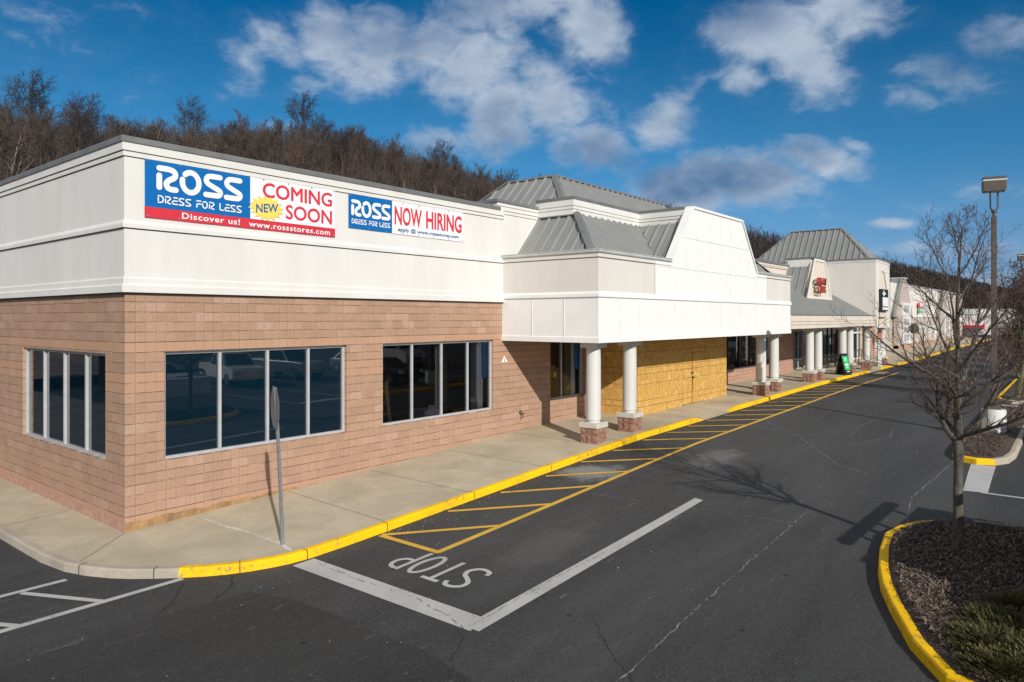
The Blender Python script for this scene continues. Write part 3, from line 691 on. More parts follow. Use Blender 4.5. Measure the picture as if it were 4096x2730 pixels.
# STOP on the road, read by drivers coming towards the camera
mb = MB(); PR = lambda u, v, t=0: (3.04 - v, -7.02 + u, H(3.04 - v) - RD + .008)
ribbon(mb, smooth_pts([(.42, .74), (.36, .86), (.22, .88), (.08, .78), (.08, .62), (.2, .50), (.34, .40), (.40, .24), (.32, .09), (.2, .05), (.06, .10), (.03, .22)], 5), .085, PR, False)
ribbon(mb, [(.52, .865), (.90, .865)], .09, PR, False); PR2 = lambda u, v, t=0: (3.04 - v, -7.02 + u, H(3.04 - v) - RD + .0095)
ribbon(mb, [(.71, .83), (.71, .02)], .085, PR2, False)
o_ = arc(1.18, .45, .16, .40, 0, 360, 28); ribbon(mb, o_, .085, PR, False)
ribbon(mb, [(1.50, .02), (1.50, .91)], .085, PR, False)
ribbon(mb, [(1.545, .87)] + arc(1.60, .66, .17, .21, 90, -90, 12) + [(1.545, .45)], .085, PR2, False)
tag(mb.build('stop_lettering', 'line_white'), kind='structure')

# ------------------------------------------------------------------ buildings: helpers
def wall_y(mb, x0, x1, z0, z1, ops, y, th=.3, zt=None, rev=None):      # front face at y looking to -y, openings (xa,xb,za,zb)
    X = sorted(set([x0, x1] + [v for o in ops for v in o[:2]])); Z = sorted(set([z0, z1] + [v for o in ops for v in o[2:]]))
    for a, b in zip(X, X[1:]):
        for c, d in zip(Z, Z[1:]):
            if any(o[0] <= a and b <= o[1] and o[2] <= c and d <= o[3] for o in ops): continue
            mb.face([(a, y, c), (b, y, c), (b, y, d), (a, y, d)]); mb.face([(a, y + th, c), (a, y + th, d), (b, y + th, d), (b, y + th, c)])
    for a, b, c, d in ops:
        mb.face([(a, y, c), (a, y, d), (a, y + th, d), (a, y + th, c)]); mb.face([(b, y, c), (b, y + th, c), (b, y + th, d), (b, y, d)])
        mb.face([(a, y, c), (a, y + th, c), (b, y + th, c), (b, y, c)]); mb.face([(a, y, d), (b, y, d), (b, y + th, d), (a, y + th, d)])
def swap(mb, k0):                                                       # turn a wall_y into an x-facing wall
    for i in range(k0, len(mb.v)): x, y, z = mb.v[i]; mb.v[i] = (y, x, z)
    return mb
def sweep(mb, path, prof):                                              # profile (out, z) round a plan path, mitred; out is to the right of travel
    n = len(path); nn = []
    for k in range(n):
        ds = []
        if k > 0: ds.append((Vector(path[k]) - Vector(path[k - 1])).normalized())
        if k < n - 1: ds.append((Vector(path[k + 1]) - Vector(path[k])).normalized())
        nr = [Vector((d.y, -d.x)) for d in ds]
        if len(nr) == 2:
            m_ = (nr[0] + nr[1]); m_ = m_ / (1 + nr[0].dot(nr[1]))
        else: m_ = nr[0]
        nn.append(m_)
    rings = [[(p[0] + m_.x * o, p[1] + m_.y * o, z) for o, z in prof] for p, m_ in zip(path, nn)]
    for A, B in zip(rings, rings[1:]):
        for j in range(len(prof) - 1): mb.face([A[j], B[j], B[j + 1], A[j + 1]])
    mb.face(rings[0][::-1]); mb.face(rings[-1])
def seam_roof(name, poly, across, parent, step=.41, w_=.11, h=.06, off=.2, m='seam_roof'):
    P = [Vector(p) for p in poly]; n = (P[1] - P[0]).cross(P[2] - P[1]).normalized()
    if n.z < 0: n = -n
    a = Vector(across).normalized(); u = n.cross(a).normalized()
    mb = MB(); mb.face([p[:] for p in P])
    o = P[0]; T = [(p - o).dot(a) for p in P]; t = min(T) + off
    while t < max(T) - .02:
        segs = []
        for k in range(len(P)):
            p, q = P[k], P[(k + 1) % len(P)]; tp, tq = T[k], T[(k + 1) % len(P)]
            if (tp - t) * (tq - t) < 0: segs.append(p + (q - p) * ((t - tp) / (tq - tp)))
        if len(segs) == 2 and (segs[0] - segs[1]).length > .12:
            s0, s1 = segs
            b0, b1 = a * (w_ / 2), a * (w_ * .28)
            q = [s0 - b0, s0 - b1 + n * h, s0 + b1 + n * h, s0 + b0]; r = [v + (s1 - s0) for v in q]
            for k in range(3): mb.face([q[k][:], r[k][:], r[k + 1][:], q[k + 1][:]])
            mb.face([v[:] for v in q]); mb.face([v[:] for v in r][::-1])
            for e in (-.33, .33):                 # low stiffening ridges between the ribs
                s2 = s0 + a * (step * e) ; s3 = s1 + a * (step * e)
                if min(T) + .1 < t + step * e < max(T) - .1 and w_ > .08 and False: pass
        t += step
    return mb.build(name, m, parent)
def bar(mb, p, q, w_=.14, h=.04, up=None):                             # hip / valley cap
    p, q = Vector(p), Vector(q); d = (q - p).normalized(); up = Vector(up or (0, 0, 1)); s = d.cross(up).normalized() * w_ / 2; n = s.cross(d).normalized() * h
    if n.z < 0: n = -n
    A = [p - s, p + n, p + s]; B = [q - s, q + n, q + s]
    for k in range(2): mb.face([A[k][:], B[k][:], B[k + 1][:], A[k + 1][:]])
    mb.face([p - s + Vector((0, 0, 0)) for _ in (0,)] and [A[0][:], A[1][:], A[2][:]]); mb.face([B[2][:], B[1][:], B[0][:]])
def window(parent, x0, x1, z0, z1, y, muls, pane='glass', axis='y', fw=.06, fd=.10, m='alu', name='window', trans=()):
    def B(mb, a, b, c, d, e, f):
        if axis == 'y': mb.box(a, b, c, d, e, f)
        else: mb.box(c, d, a, b, e, f)
    mb = MB(); B(mb, x0, x1, y, y + fd, z1 - fw, z1); B(mb, x0, x1, y, y + fd, z0, z0 + fw)
    B(mb, x0, x0 + fw, y, y + fd, z0 + fw, z1 - fw); B(mb, x1 - fw, x1, y, y + fd, z0 + fw, z1 - fw)
    for u in muls: B(mb, u - fw / 2, u + fw / 2, y, y + fd, z0 + fw, z1 - fw)
    for zz in trans:
        for a, b in zip([x0 + fw] + [u + fw / 2 for u in muls], [u - fw / 2 for u in muls] + [x1 - fw]): B(mb, a, b, y + .01, y + fd - .01, zz - fw / 2, zz + fw / 2)
    o = mb.build(name, m, parent)
    e = [x0] + list(muls) + [x1]
    for a, b in zip(e, e[1:]):
        p = MB()
        if axis == 'y': p.face([(a + fw * .4, y + fd * .55, z0 + fw * .4), (b - fw * .4, y + fd * .55, z0 + fw * .4), (b - fw * .4, y + fd * .55, z1 - fw * .4), (a + fw * .4, y + fd * .55, z1 - fw * .4)])
        else: p.face([(y + fd * .55, a + fw * .4, z0 + fw * .4), (y + fd * .55, b - fw * .4, z0 + fw * .4), (y + fd * .55, b - fw * .4, z1 - fw * .4), (y + fd * .55, a + fw * .4, z1 - fw * .4)])
        p.build('pane', pane, o)
    return o
# ------------------------------------------------------------------ corner store
cs = thing('corner_store', 'tan block corner store with white stucco parapet, dark windows and grey seam metal roofs', 'store building')
mb = MB()
W1 = (.77, 5.38, 1.31, 3.54); W2 = (6.58, 11.17, 1.31, 3.54); W3 = (14.26, 16.46, 1.31, 3.54)
wall_y(mb, 0, 16.9, -.4, 4.76, [W1, W2, W3], 0)
LW = (.94, 5.95, 1.31, 3.50)
k0 = len(mb.v); wall_y(mb, 0, 30, -.4, 4.76, [LW], 0); swap(mb, k0)
mb.box(16.46, 17.2, -.06, .0, -.1, 3.7)
mb.build('block_wall', 'block', cs)
mb = MB(); mb.box(25.3, 41.0, 0, .3, -.1, 1.5); mb.box(37.4, 40.6, -.06, -.003, -.1, 3.72); mb.box(37.4, 41., .003, .3, 1.5, 3.72)
mb.build('block_wall', 'block_far', cs)
mb = MB(); mb.box(-.012, 6.2, -.012, -.002, -.1, .1)
# uneven top on the ochre coating
mb = MB(); top = [(0 + k * .2, .185 + .02 * math.sin(k * 2.1) + .015 * math.sin(k * 5.3) - (0 if k < 18 else (k - 18) * .004)) for k in range(0, 36)]
mb.prism([(0, -.1)] + [(7.0, -.1)] + top[::-1], 'y', -.012, -.002); mb.build('base_coating', 'ochre', cs)
mb = MB(); mb.prism([(0, -.1), (30, -.1), (30, .18), (0, .18)], 'x', -.012, -.002); mb.build('base_coating', 'base_pink', cs)
# parapet: stucco sweep round the corner + on to the canopy
PT = [(0, 30), (0, 0), (11.62, 0)]
prof = [(.0, 4.745), (.10, 4.745), (.10, 4.88), (.09, 4.89), (.06, 4.905), (.06, 5.02), (.045, 5.04), (.03, 5.045), (.03, 6.02), (.075, 6.02), (.075, 6.10), (.03, 6.18), (.03, 7.435), (.06, 7.435), (.06, 7.54), (.085, 7.54), (.085, 7.70), (0, 7.70)]
mb = MB(); sweep(mb, PT, prof); mb.build('parapet', 'stucco', cs)
mb = MB(); sweep(mb, PT, [(.031, 7.418), (.034, 7.418), (.034, 7.436), (.031, 7.436)]); sweep(mb, PT, [(.061, 7.525), (.066, 7.525), (.066, 7.541), (.061, 7.541)])  # raised dark strips under the mouldings, shade put into the colour
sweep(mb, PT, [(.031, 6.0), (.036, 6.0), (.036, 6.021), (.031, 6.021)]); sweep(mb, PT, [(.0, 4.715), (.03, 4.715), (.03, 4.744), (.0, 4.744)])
mb.build('shadow_strip', 'shadow_dark', cs)
mb = MB(); sweep(mb, [(0, 30), (0, 0), (11.4, 0)], [(-.35, 7.70), (.095, 7.70), (.115, 7.705), (.115, 7.80), (.10, 7.82), (-.35, 7.835)]); mb.build('coping', 'coping', cs)
mb = MB()
for k in range(9): mb.tube([(.9 + k * 1.24, -.112, 7.755), (.9 + k * 1.24, -.124, 7.755)], .013, 6)
mb.build('coping_screws', 'galv', cs)
# stepped-up wall behind the canopy roofs
mb = MB(); mb.box(11.3, 29.5, -.034, .3, 6.2, 7.97); mb.box(11.3, 15.9, -.06, -.035, 7.86, 7.97)
mb.build('parapet', 'stucco', cs)
mb = MB(); mb.box(11.62, 13.7, -.039, -.035, 7.60, 7.617); mb.box(11.62, 13.8, -.039, -.035, 7.71, 7.727); mb.build('shadow_strip', 'shadow_dark', cs)
mb = MB(); mb.box(11.22, 15.6, -.10, .36, 7.97, 8.06); mb.box(11.22, 11.3, .36, 4, 7.9, 8.06); mb.build('coping', 'coping', cs)
mb = MB(); mb.box(24, 46.7, -.05, .3, 3.7, 7.50); mb.box(24, 46.7, -.08, -.051, 7.28, 7.50); mb.build('parapet', 'cream', cs)
mb = MB(); mb.box(24, 46.7, -.085, -.081, 7.34, 7.36); mb.box(24, 46.7, -.056, -.052, 7.25, 7.27); mb.build('shadow_strip', 'shadow_dark', cs)
mb = MB(); mb.box(24, 46.75, -.13, .36, 7.50, 7.62); mb.build('coping', 'coping', cs)
mb = MB(); mb.box(.3, 29, .3, 29.8, 7.15, 7.25); mb.box(29, 60, .3, 29.8, 6.9, 7.0); mb.box(0, 60, 29.8, 30.1, -.4, 7.7); mb.build('flat_roof', 'roof_flat', cs)
# windows
window(cs, *W1, .09, [2.02, 3.19, 4.30], 'film'); window(cs, *W2, .09, [7.74, 8.92, 10.06], 'glass'); window(cs, *W3, .12, [15.12], 'glass')
window(cs, *LW, .06, [2.15, 3.40, 4.68], 'film', axis='x', fw=.06, fd=.10)
mb = MB(); mb.box(25.3, 37.4, .02, .2, 3.52, 3.72); mb.build('window_head', 'dark_metal', cs)
window(cs, 25.4, 37.4, 1.5, 3.52, .08, [27.3, 28.9, 30.5, 32.1, 33.7, 35.6, 36.4], 'glass_dark', m='dark_metal')
mb = MB(); mb.box(25.35, 37.4, -.05, .08, 1.46, 1.50); mb.build('window_sill', 'coping', cs)
# interior seen through the clear windows
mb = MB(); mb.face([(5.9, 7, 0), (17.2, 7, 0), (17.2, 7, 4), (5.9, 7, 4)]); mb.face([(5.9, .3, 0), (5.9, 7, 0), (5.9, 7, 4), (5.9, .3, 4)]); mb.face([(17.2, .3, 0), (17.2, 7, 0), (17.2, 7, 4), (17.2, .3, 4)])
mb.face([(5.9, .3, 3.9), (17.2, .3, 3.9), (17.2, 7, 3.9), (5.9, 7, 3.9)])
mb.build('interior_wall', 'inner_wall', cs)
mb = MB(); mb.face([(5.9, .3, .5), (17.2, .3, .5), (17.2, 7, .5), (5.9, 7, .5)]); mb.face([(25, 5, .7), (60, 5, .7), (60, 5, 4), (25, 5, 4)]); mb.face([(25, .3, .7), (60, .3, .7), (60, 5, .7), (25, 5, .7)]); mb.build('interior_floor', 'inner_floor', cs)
mb = MB(); mb.box(10.74, 11.0, .31, .6, .5, 3.8); mb.box(16.0, 16.26, .31, .6, .5, 3.8); mb.box(9.3, 9.9, 1.2, 1.9, 1.1, 1.35); mb.build('interior_post', 'white_plain', cs)
mb = MB(); mb.box(10.95, 11.10, .25, .262, 2.32, 3.5); mb.box(16.2, 16.38, .25, .26, 2.3, 3.5); mb.build('protective_film', 'blue_tape', cs)

# canopy box over the entrance
FY = -3.66; FX0, FX1 = 11.6, 28.92
mb = MB(); CP = [(FX0, .0), (FX0, FY), (FX1, FY), (FX1, -.06)]
prof = [(-.3, 3.50), (.03, 3.50), (.03, 3.655), (0, 3.67), (0, 4.83), (.045, 4.86), (.045, 4.955), (.012, 5.02), (.0, 5.02)]
sweep(mb, CP, prof); mb.build('canopy_fascia', 'white_paint', cs)
# upper half: beige panels left, white in the middle, beige right
mb = MB(); BP = [(0, 5.02), (0, 6.02), (.03, 6.035), (.03, 6.15), (-.05, 6.15)]
sweep(mb, [(FX0, 0), (FX0, FY), (15.1, FY)], BP); sweep(mb, [(25.6, FY), (FX1, FY), (FX1, -.06)], BP); mb.build('upper_panel', 'beige', cs)
mb = MB(); mb.box(15.1, 25.6, FY - .004, FY + .2, 5.021, 6.15); mb.box(15.1, 16.3, FY - .03, FY - .005, 6.03, 6.149); mb.box(24.4, 25.6, FY - .03, FY - .005, 6.03, 6.149)
mb.prism([(16.35, 6.15), (24.38, 6.15), (22.68, 8.20), (18.02, 8.20)], 'y', FY - .004, FY + .22)
mb.build('gable_face', 'white_paint', cs)
mb = MB()                                        # raised rim of the gable
for p, q in (((16.22, 6.15), (17.98, 8.29)), ((24.5, 6.15), (22.74, 8.29))):
    s_ = .1 if p[0] < 20 else -.1
    mb.prism([(p[0], p[1]), (p[0] + s_, p[1]), (q[0] + s_, q[1] - .01), (q[0], q[1])], 'y', FY - .05, FY + .26)
mb.box(18.08, 22.64, FY - .05, FY + .26, 8.201, 8.29); mb.build('gable_rim', 'white_paint', cs)
mb = MB()                                        # panel joints
for x in [12.79, 14.01, 15.24, 16.49, 17.4, 18.4, 19.51, 20.47, 21.48, 22.47, 23.39, 24.33, 25.43, 26.57, 27.71]: mb.box(x - .012, x + .012, FY - .009, FY - .001, 3.68, 4.83)
for x in [15.24, 16.49, 17.4, 18.4, 19.51, 20.47, 21.48, 22.47, 23.39, 24.33]:
    zt = min(8.15, 6.1 + max(0, (x - 16.5) * 1.23)) if x < 20 else min(8.15, 6.1 + max(0, (24.3 - x) * 1.23))
    mb.box(x - .012, x + .012, FY - .012, FY - .005, 5.03, zt)
for z, a, b in ((4.85, 15.1, 25.6), (5.98, 15.24, 25.5), (7.10, 17.2, 23.5)): mb.box(a, b, FY - .014, FY - .006, z - .012, z + .012)
for y in (-1.22, -2.44): mb.box(FX0 - .013, FX0 - .001, y - .015, y + .015, 3.68, 4.83)
mb.build('panel_joint', 'joint', cs)
mb = MB(); sweep(mb, [(FX0, 0), (FX0, FY), (15.05, FY)], [(.001, 6.005), (.006, 6.005), (.006, 6.021), (.001, 6.021)]); mb.box(15.085, 15.1, FY - .007, FY - .001, 5.03, 6.02)  # painted shade line under the ledge, dark seam at the panel edge
mb.box(25.62, FX1, FY - .006, FY - .001, 6.005, 6.02); mb.build('shadow_strip', 'shadow_dark', cs)
mb = MB(); GP = [(-.14, 6.152), (.06, 6.152), (.085, 6.19), (.08, 6.235), (.10, 6.25), (.10, 6.265), (-.14, 6.265)]
sweep(mb, [(FX0, -.04), (FX0, FY), (16.2, FY)], GP); sweep(mb, [(24.5, FY), (FX1, FY), (FX1, -.09)], GP); mb.build('gutter', 'gutter', cs)
mb = MB(); mb.box(FX0 + .3, FX1 - .3, FY + .3, -.06, 3.56, 3.6); mb.build('soffit', 'beige', cs)
mb = MB(); mb.box(FX0 + .1, 16.2, FY + .22, -.06, 6.0, 6.05); mb.box(24.5, FX1 - .1, FY + .22, -.08, 6.0, 6.05); mb.build('canopy_deck', 'roof_flat', cs)
for mir in (0, 1):
    q = (lambda x: 40.7 - x) if mir else (lambda x: x)
    def V3(*a): return [(q(x), y, z) for x, y, z in a]
    seam_roof('roof_slope', V3((12.15, -.04, 6.06), (12.15, -3.15, 6.06), (13.62, -1.55, 7.7), (13.62, -.04, 7.7)), (0, 1, 0), cs)
    seam_roof('roof_slope', V3((12.15, -3.15, 6.06), (16.35, -3.15, 6.06), (17.83, -1.55, 7.7), (13.62, -1.55, 7.7)), (1, 0, 0), cs, .40)
    seam_roof('roof_slope', V3((16.35, -3.43, 6.06), (16.35, -3.15, 6.06), (17.83, -1.55, 7.7), (17.83, -3.43, 7.7)), (0, 1, 0), cs)
    mb = MB(); bar(mb, *V3((12.13, -3.17, 6.1), (13.6, -1.57, 7.74)), w_=.26, h=.07); bar(mb, *V3((16.4, -3.12, 6.11), (17.85, -1.56, 7.71)), w_=.1, h=.03)
    bar(mb, *V3((16.32, -3.44, 6.1), (17.86, -3.44, 7.78)), w_=.3, h=.05); mb.build('roof_flashing', 'coping', cs)
    path = [(13.52, .0), (13.52, -1.46), (17.95, -1.46), (17.95, -3.40)]
    path = [(q(x), y) for x, y in path]
    if mir: path = path[::-1]
    mb = MB(); sweep(mb, path, [(-.1, 7.70), (.03, 7.70), (.03, 7.87), (.055, 7.875), (.055, 7.98), (.08, 7.985), (.08, 8.19), (-.1, 8.19)]); mb.build('roof_band', 'cream' if mir else 'stucco', cs)
    mb = MB(); sweep(mb, path, [(.0, 7.66), (.034, 7.66), (.034, 7.70), (.0, 7.70)]); sweep(mb, path, [(-.2, 8.19), (.10, 8.19), (.11, 8.285), (-.2, 8.29)]); mb.build('coping', 'coping', cs)
mb = MB(); mb.box(13.6, 27.1, -1.4, 6, 8.05, 8.12); mb.box(17.96, 22.74, FY + .26, -1.4, 8.05, 8.12); mb.build('flat_roof', 'roof_flat', cs)
T = [(15.77, .88, 9.6), (24.82, .88, 9.6), (24.82, 3.26, 9.6), (15.77, 3.26, 9.6)]; Bq = [(14.2, -.72, 8.0), (26.4, -.72, 8.0), (26.4, 4.86, 8.0), (14.2, 4.86, 8.0)]
mb = MB(); mb.face(T); mb.build('roof_cap', 'coping', cs)
for k, ac in enumerate(((1, 0, 0), (0, 1, 0), (1, 0, 0), (0, 1, 0))):
    j = (k + 1) % 4; seam_roof('roof_slope', [Bq[k], Bq[j], T[j], T[k]], ac, cs, .42 if k % 2 == 0 else .45)
mb = MB()
for k in range(4):
    bar(mb, Bq[k], T[k], .26, .07); j = (k + 1) % 4; bar(mb, T[k], T[j], .14, .09)
mb.build('roof_flashing', 'coping', cs)

# columns ---------------------------------------------------------------
def column(x, y, zt, parent, vent=False, n=32):
    z0 = H(x); c = bpy.data.objects.new('column', None); col.objects.link(c); c.location = (0, 0, 0); c.parent = parent
    W = .575; h = .46
    mb = MB()
    for r in range(2):
        for k in range(4):
            pass
    mb.box(x - W / 2 + .012, x + W / 2 - .012, y - W / 2 + .012, y + W / 2 - .012, z0 - .1, z0 + h)
    rr = random.Random(int(x * 10)); g3 = 3; bw = W / g3
    for row in range(2):
        zb, zt_ = z0 + .06 + row * .2, z0 + .06 + row * .2 + .194
        for k in range(g3):
            for side in range(4):
                a0 = -W / 2 + k * bw + .006; a1 = a0 + bw - .012; e = W / 2
                pts = []
                nx = 3
                for i in range(nx + 1):
                    for j in range(nx + 1):
                        u = a0 + (a1 - a0) * i / nx; v = zb + (zt_ - zb) * j / nx
                        o = e + (rr.uniform(.004, .028) if 0 < i < nx and 0 < j < nx else rr.uniform(-.004, .002))
                        pts.append({0: (x + u, y - o, v), 1: (x + o, y + u, v), 2: (x - u, y + o, v), 3: (x - o, y - u, v)}[side])
                for i in range(nx):
                    for j in range(nx):
                        A = i * (nx + 1) + j; mb.face([pts[A], pts[A + nx + 1], pts[A + nx + 2], pts[A + 1]])
    pl = mb.build('plinth', 'plinth_block', c)
    if vent:
        v = MB(); v.tube([(x - W / 2 - .02, y - .02, z0 + .26), (x - W / 2 - .05, y - .02, z0 + .26)], .06, 14); v.tube([(x - .02, y - W / 2 - .02, z0 + .26), (x - .02, y - W / 2 - .05, z0 + .26)], .055, 14); v.build('pipe_cap', 'plinth_block', c)
    b = MB(); b.box(x - .325, x + .325, y - .325, y + .325, z0 + h, z0 + h + .155); b.build('plinth_cap', 'limestone', c, bevel=.012)
    zs = z0 + h + .155
    s = MB(); s.lathe(x, y, [(.20, zs), (.20, zs + .035), (.185, zs + .05), (.228, zs + .075), (.228, zs + .1), (.226, zs + .7), (.222, zt - .55), (.215, zt - .27), (.215, zt - .26), (.222, zt - .25), (.215, zt - .24), (.208, zt - .2), (.235, zt - .185), (.235, zt - .165), (.2, zt - .16)], n)
    s.build('shaft', 'column_white', c, smooth=True)
    b = MB(); b.box(x - .29, x + .29, y - .29, y + .29, zt - .16, zt - .004); b.build('capital', 'column_white', c, bevel=.006)
    return c
CY = -3.1
for k, x in enumerate((12.22, 14.42, 26.5, 28.25)): column(x, CY, 3.50, cs, vent=(k in (1, 3)))

# ------------------------------------------------------------------ salon block with the long lean-to canopy
sb = thing('salon_store', 'salon storefront with long grey sloping canopy roof and cream dormer, between corner store and tower', 'store building')
X0, X1 = 28.93, 46.68
mb = MB(); mb.box(X0, X1, FY, FY + .3, 3.70, 3.90); mb.box(X0, X1, FY - .03, FY + .3, 3.901, 4.06); mb.box(X0, X1, FY - .06, FY + .3, 4.061, 4.36); mb.build('canopy_beam', 'cream', sb)
mb = MB(); mb.box(X0, X1, FY - .034, FY - .031, 4.045, 4.06); mb.box(X0, X1, FY - .004, FY - .001, 3.885, 3.9); mb.build('shadow_strip', 'shadow_dark', sb)
mb = MB(); mb.box(X0, X1, FY - .08, FY + .25, 4.361, 4.41); mb.build('gutter', 'coping', sb)
seam_roof('lean_to_roof', [(X0, -3.42, 4.40), (X1, -3.42, 4.40), (X1, -.05, 6.35), (X0, -.05, 6.35)], (1, 0, 0), sb, .3, .05, .035)
mb = MB(); mb.box(X0, X1, FY + .3, .0, 3.86, 3.89); mb.build('soffit', 'beige', sb)
DY = -1.62
mb = MB(); mb.prism([(38.5, 5.42), (43.75, 5.42), (42.05, 7.93), (40.05, 7.93)], 'y', DY, DY + .2); mb.build('dormer_face', 'cream', sb)
mb = MB()
for p in ([(38.4, 5.42), (38.6, 5.42), (40.15, 7.95), (39.95, 7.95)], [(43.85, 5.42), (43.65, 5.42), (41.95, 7.95), (42.15, 7.95)], [(40.16, 7.80), (41.94, 7.80), (41.94, 7.96), (40.16, 7.96)], [(38.62, 5.42), (43.63, 5.42), (43.6, 5.50), (38.65, 5.50)]): mb.prism(p, 'y', DY - .05, DY - .001)
mb.box(39.96, 40.1, DY + .2, 0, 7.45, 7.96); mb.build('dormer_trim', 'stucco', sb)
seam_roof('dormer_roof', [(38.45, DY + .1, 5.42), (39.85, DY + .1, 7.45), (39.85, .2, 7.45), (38.45, .2, 5.42)], (0, 1, 0), sb, .42, .07, .05)
mb = MB(); mb.box(39.9, 42.2, DY - .08, .1, 7.961, 8.05); bar(mb, (38.38, DY + .02, 5.45), (39.85, DY + .02, 7.5), .22, .04, (0, 1, 0)); mb.box(38.3, 43.9, DY - .12, DY, 5.36, 5.40); mb.build('coping', 'coping', sb)
mb = MB(); mb.box(41, 46.9, .3, .5, 3.4, 3.75); mb.box(52.5, 55, 0, .3, .6, 3.75); mb.box(46.9, 47.4, .0, .5, .6, 3.75); mb.box(60.5, 64, 0, .3, .6, 3.75); mb.build('block_wall', 'block_far', sb)
window(sb, 40.7, 44.4, .8, 3.4, .35, [42.4, 43.3], 'glass', trans=(1.45,))
d = window(sb, 44.4, 45.8, .8, 3.4, .5, [45.6], 'glass', name='door', trans=(2.95,)); mb = MB(); mb.box(44.55, 44.6, .42, .46, 1.4, 2.2); mb.build('handle', 'chrome', d)
window(sb, 47.5, 52.4, .8, 3.55, .2, [48.6, 49.8, 51.], 'glass_dark', m='dark_metal')
window(sb, 55.1, 60.4, .8, 3.5, .3, [56.6, 57.2, 59.2], 'glass_dark', m='stucco', trans=(3.0,), fw=.12)
mb = MB(); mb.box(47, 64, 0, .4, 3.56, 3.75); mb.build('lintel', 'beige', sb)
for x in (33.9, 35.45, 40.6, 42.3, 46.75): column(x, CY, 3.70, sb, vent=(x == 42.3), n=20)

# channel letters on the dormer
sg = thing('salon_sign', 'two rows of red channel letters on the cream dormer', 'sign')
PS = lambda u, v, t=0: (u, DY - .36 - t, v)
for word, a, b, c, d_ in (('GREAT', 39.35, 41.35, 6.28, 6.74), ('CLIPS', 39.6, 41.15, 5.80, 6.24)):
    o = text_mesh(word, a, b, c, d_, lambda u, v, t=0: (u, DY - .34 - t, v), 'lettering', 'sign_red', sg, .0, .04)
mb = MB(); mb.box(39.75, 41.5, DY - .22, DY - .052, 6.38, 6.64); mb.box(39.85, 41.4, DY - .22, DY - .052, 5.9, 6.14); mb.build('raceway', 'raceway', sg)

# ------------------------------------------------------------------ tower store
tb = thing('tower_store', 'tall cream tower storefront with hipped grey metal roof beyond the salon canopy', 'store building')
mb = MB(); mb.box(46.7, 47.55, FY - .03, FY + .3, 3.62, 8.2); mb.box(50.2, 51.02, FY - .03, FY + .3, 3.62, 8.2); mb.box(47.55, 50.2, FY - .031, FY + .28, 7.5, 8.2); mb.box(50.72, 51.02, FY + .3, 5, 3.7, 8.2)
mb.box(46.7, 47., FY + .3, 5.2, 3.95, 8.2); mb.prism([(47.55, 6.3), (47.55, 7.5), (48.5, 7.5)], 'y', FY - .03, FY + .2); mb.prism([(50.2, 6.3), (50.2, 7.5), (49.3, 7.5)], 'y', FY - .03, FY + .2); mb.build('tower_wall', 'beige', tb)
mb = MB(); mb.box(47.56, 50.19, FY + .05, FY + .25, 4.3, 7.5); mb.box(47.56, 50.19, FY + .26, FY + .6, 3.62, 4.25); mb.build('tower_panel', 'cream', tb)
mb = MB(); TPth = [(46.7, 5.2), (46.7, FY - .03), (51.02, FY - .03), (51.02, 5)]
sweep(mb, TPth, [(.001, 8.05), (.02, 8.05), (.02, 8.13), (.045, 8.135), (.045, 8.22), (0, 8.22)]); sweep(mb, TPth[1:3], [(0, 3.56), (.04, 3.56), (.04, 3.68), (0, 3.70)]); mb.build('tower_trim', 'stucco', tb)
mb = MB(); sweep(mb, TPth, [(-.3, 8.22), (.07, 8.22), (.08, 8.32), (-.3, 8.33)]); mb.build('coping', 'coping', tb)
ra, rb = (48.9, -1.0, 10.72), (48.9, 2.6, 10.72); q4 = [(46.95, -3.25, 8.3), (50.8, -3.25, 8.3), (50.8, 4.9, 8.3), (46.95, 4.9, 8.3)]
seam_roof('hip_roof', [q4[0], q4[3], rb, ra], (0, 1, 0), tb, .42, .09, .07); seam_roof('hip_roof', [q4[0], q4[1], ra], (1, 0, 0), tb, .42); seam_roof('hip_roof', [q4[1], q4[2], rb, ra], (0, 1, 0), tb, .42); seam_roof('hip_roof', [q4[2], q4[3], rb], (1, 0, 0), tb, .42)
mb = MB()
for a, b in ((q4[0], ra), (q4[1], ra), (ra, rb), (q4[2], rb), (q4[3], rb)): bar(mb, a, b, .2, .06)
mb.build('roof_flashing', 'coping', tb)
for x, y in ((51.6, CY), (50.4, 1.2)): column(x, y, 3.62, tb, n=18)
mb = MB(); mb.box(51.03, 80, 1.8, 2.1, .6, 7.8); mb.build('tower_wall', 'taupe', tb)
st = thing('tower_sign', 'dark square panel sign with pale plus and letters on the tower front', 'sign')
mb = MB(); mb.box(47.95, 50.1, FY - .13, FY + .04, 4.72, 6.25); mb.build('panel', 'print_black', st)
mb = MB(); y0 = FY - .14
mb.box(48.5, 48.75, y0 - .01, y0, 5.75, 6.15); mb.box(48.2, 49.2, y0 - .008, y0 - .001, 5.88, 6.0); mb.box(48.25, 49.9, y0 - .01, y0, 5.05, 5.68); mb.box(48.2, 49.95, y0 - .01, y0, 4.8, 4.98); mb.build('lettering', 'print_white', st)

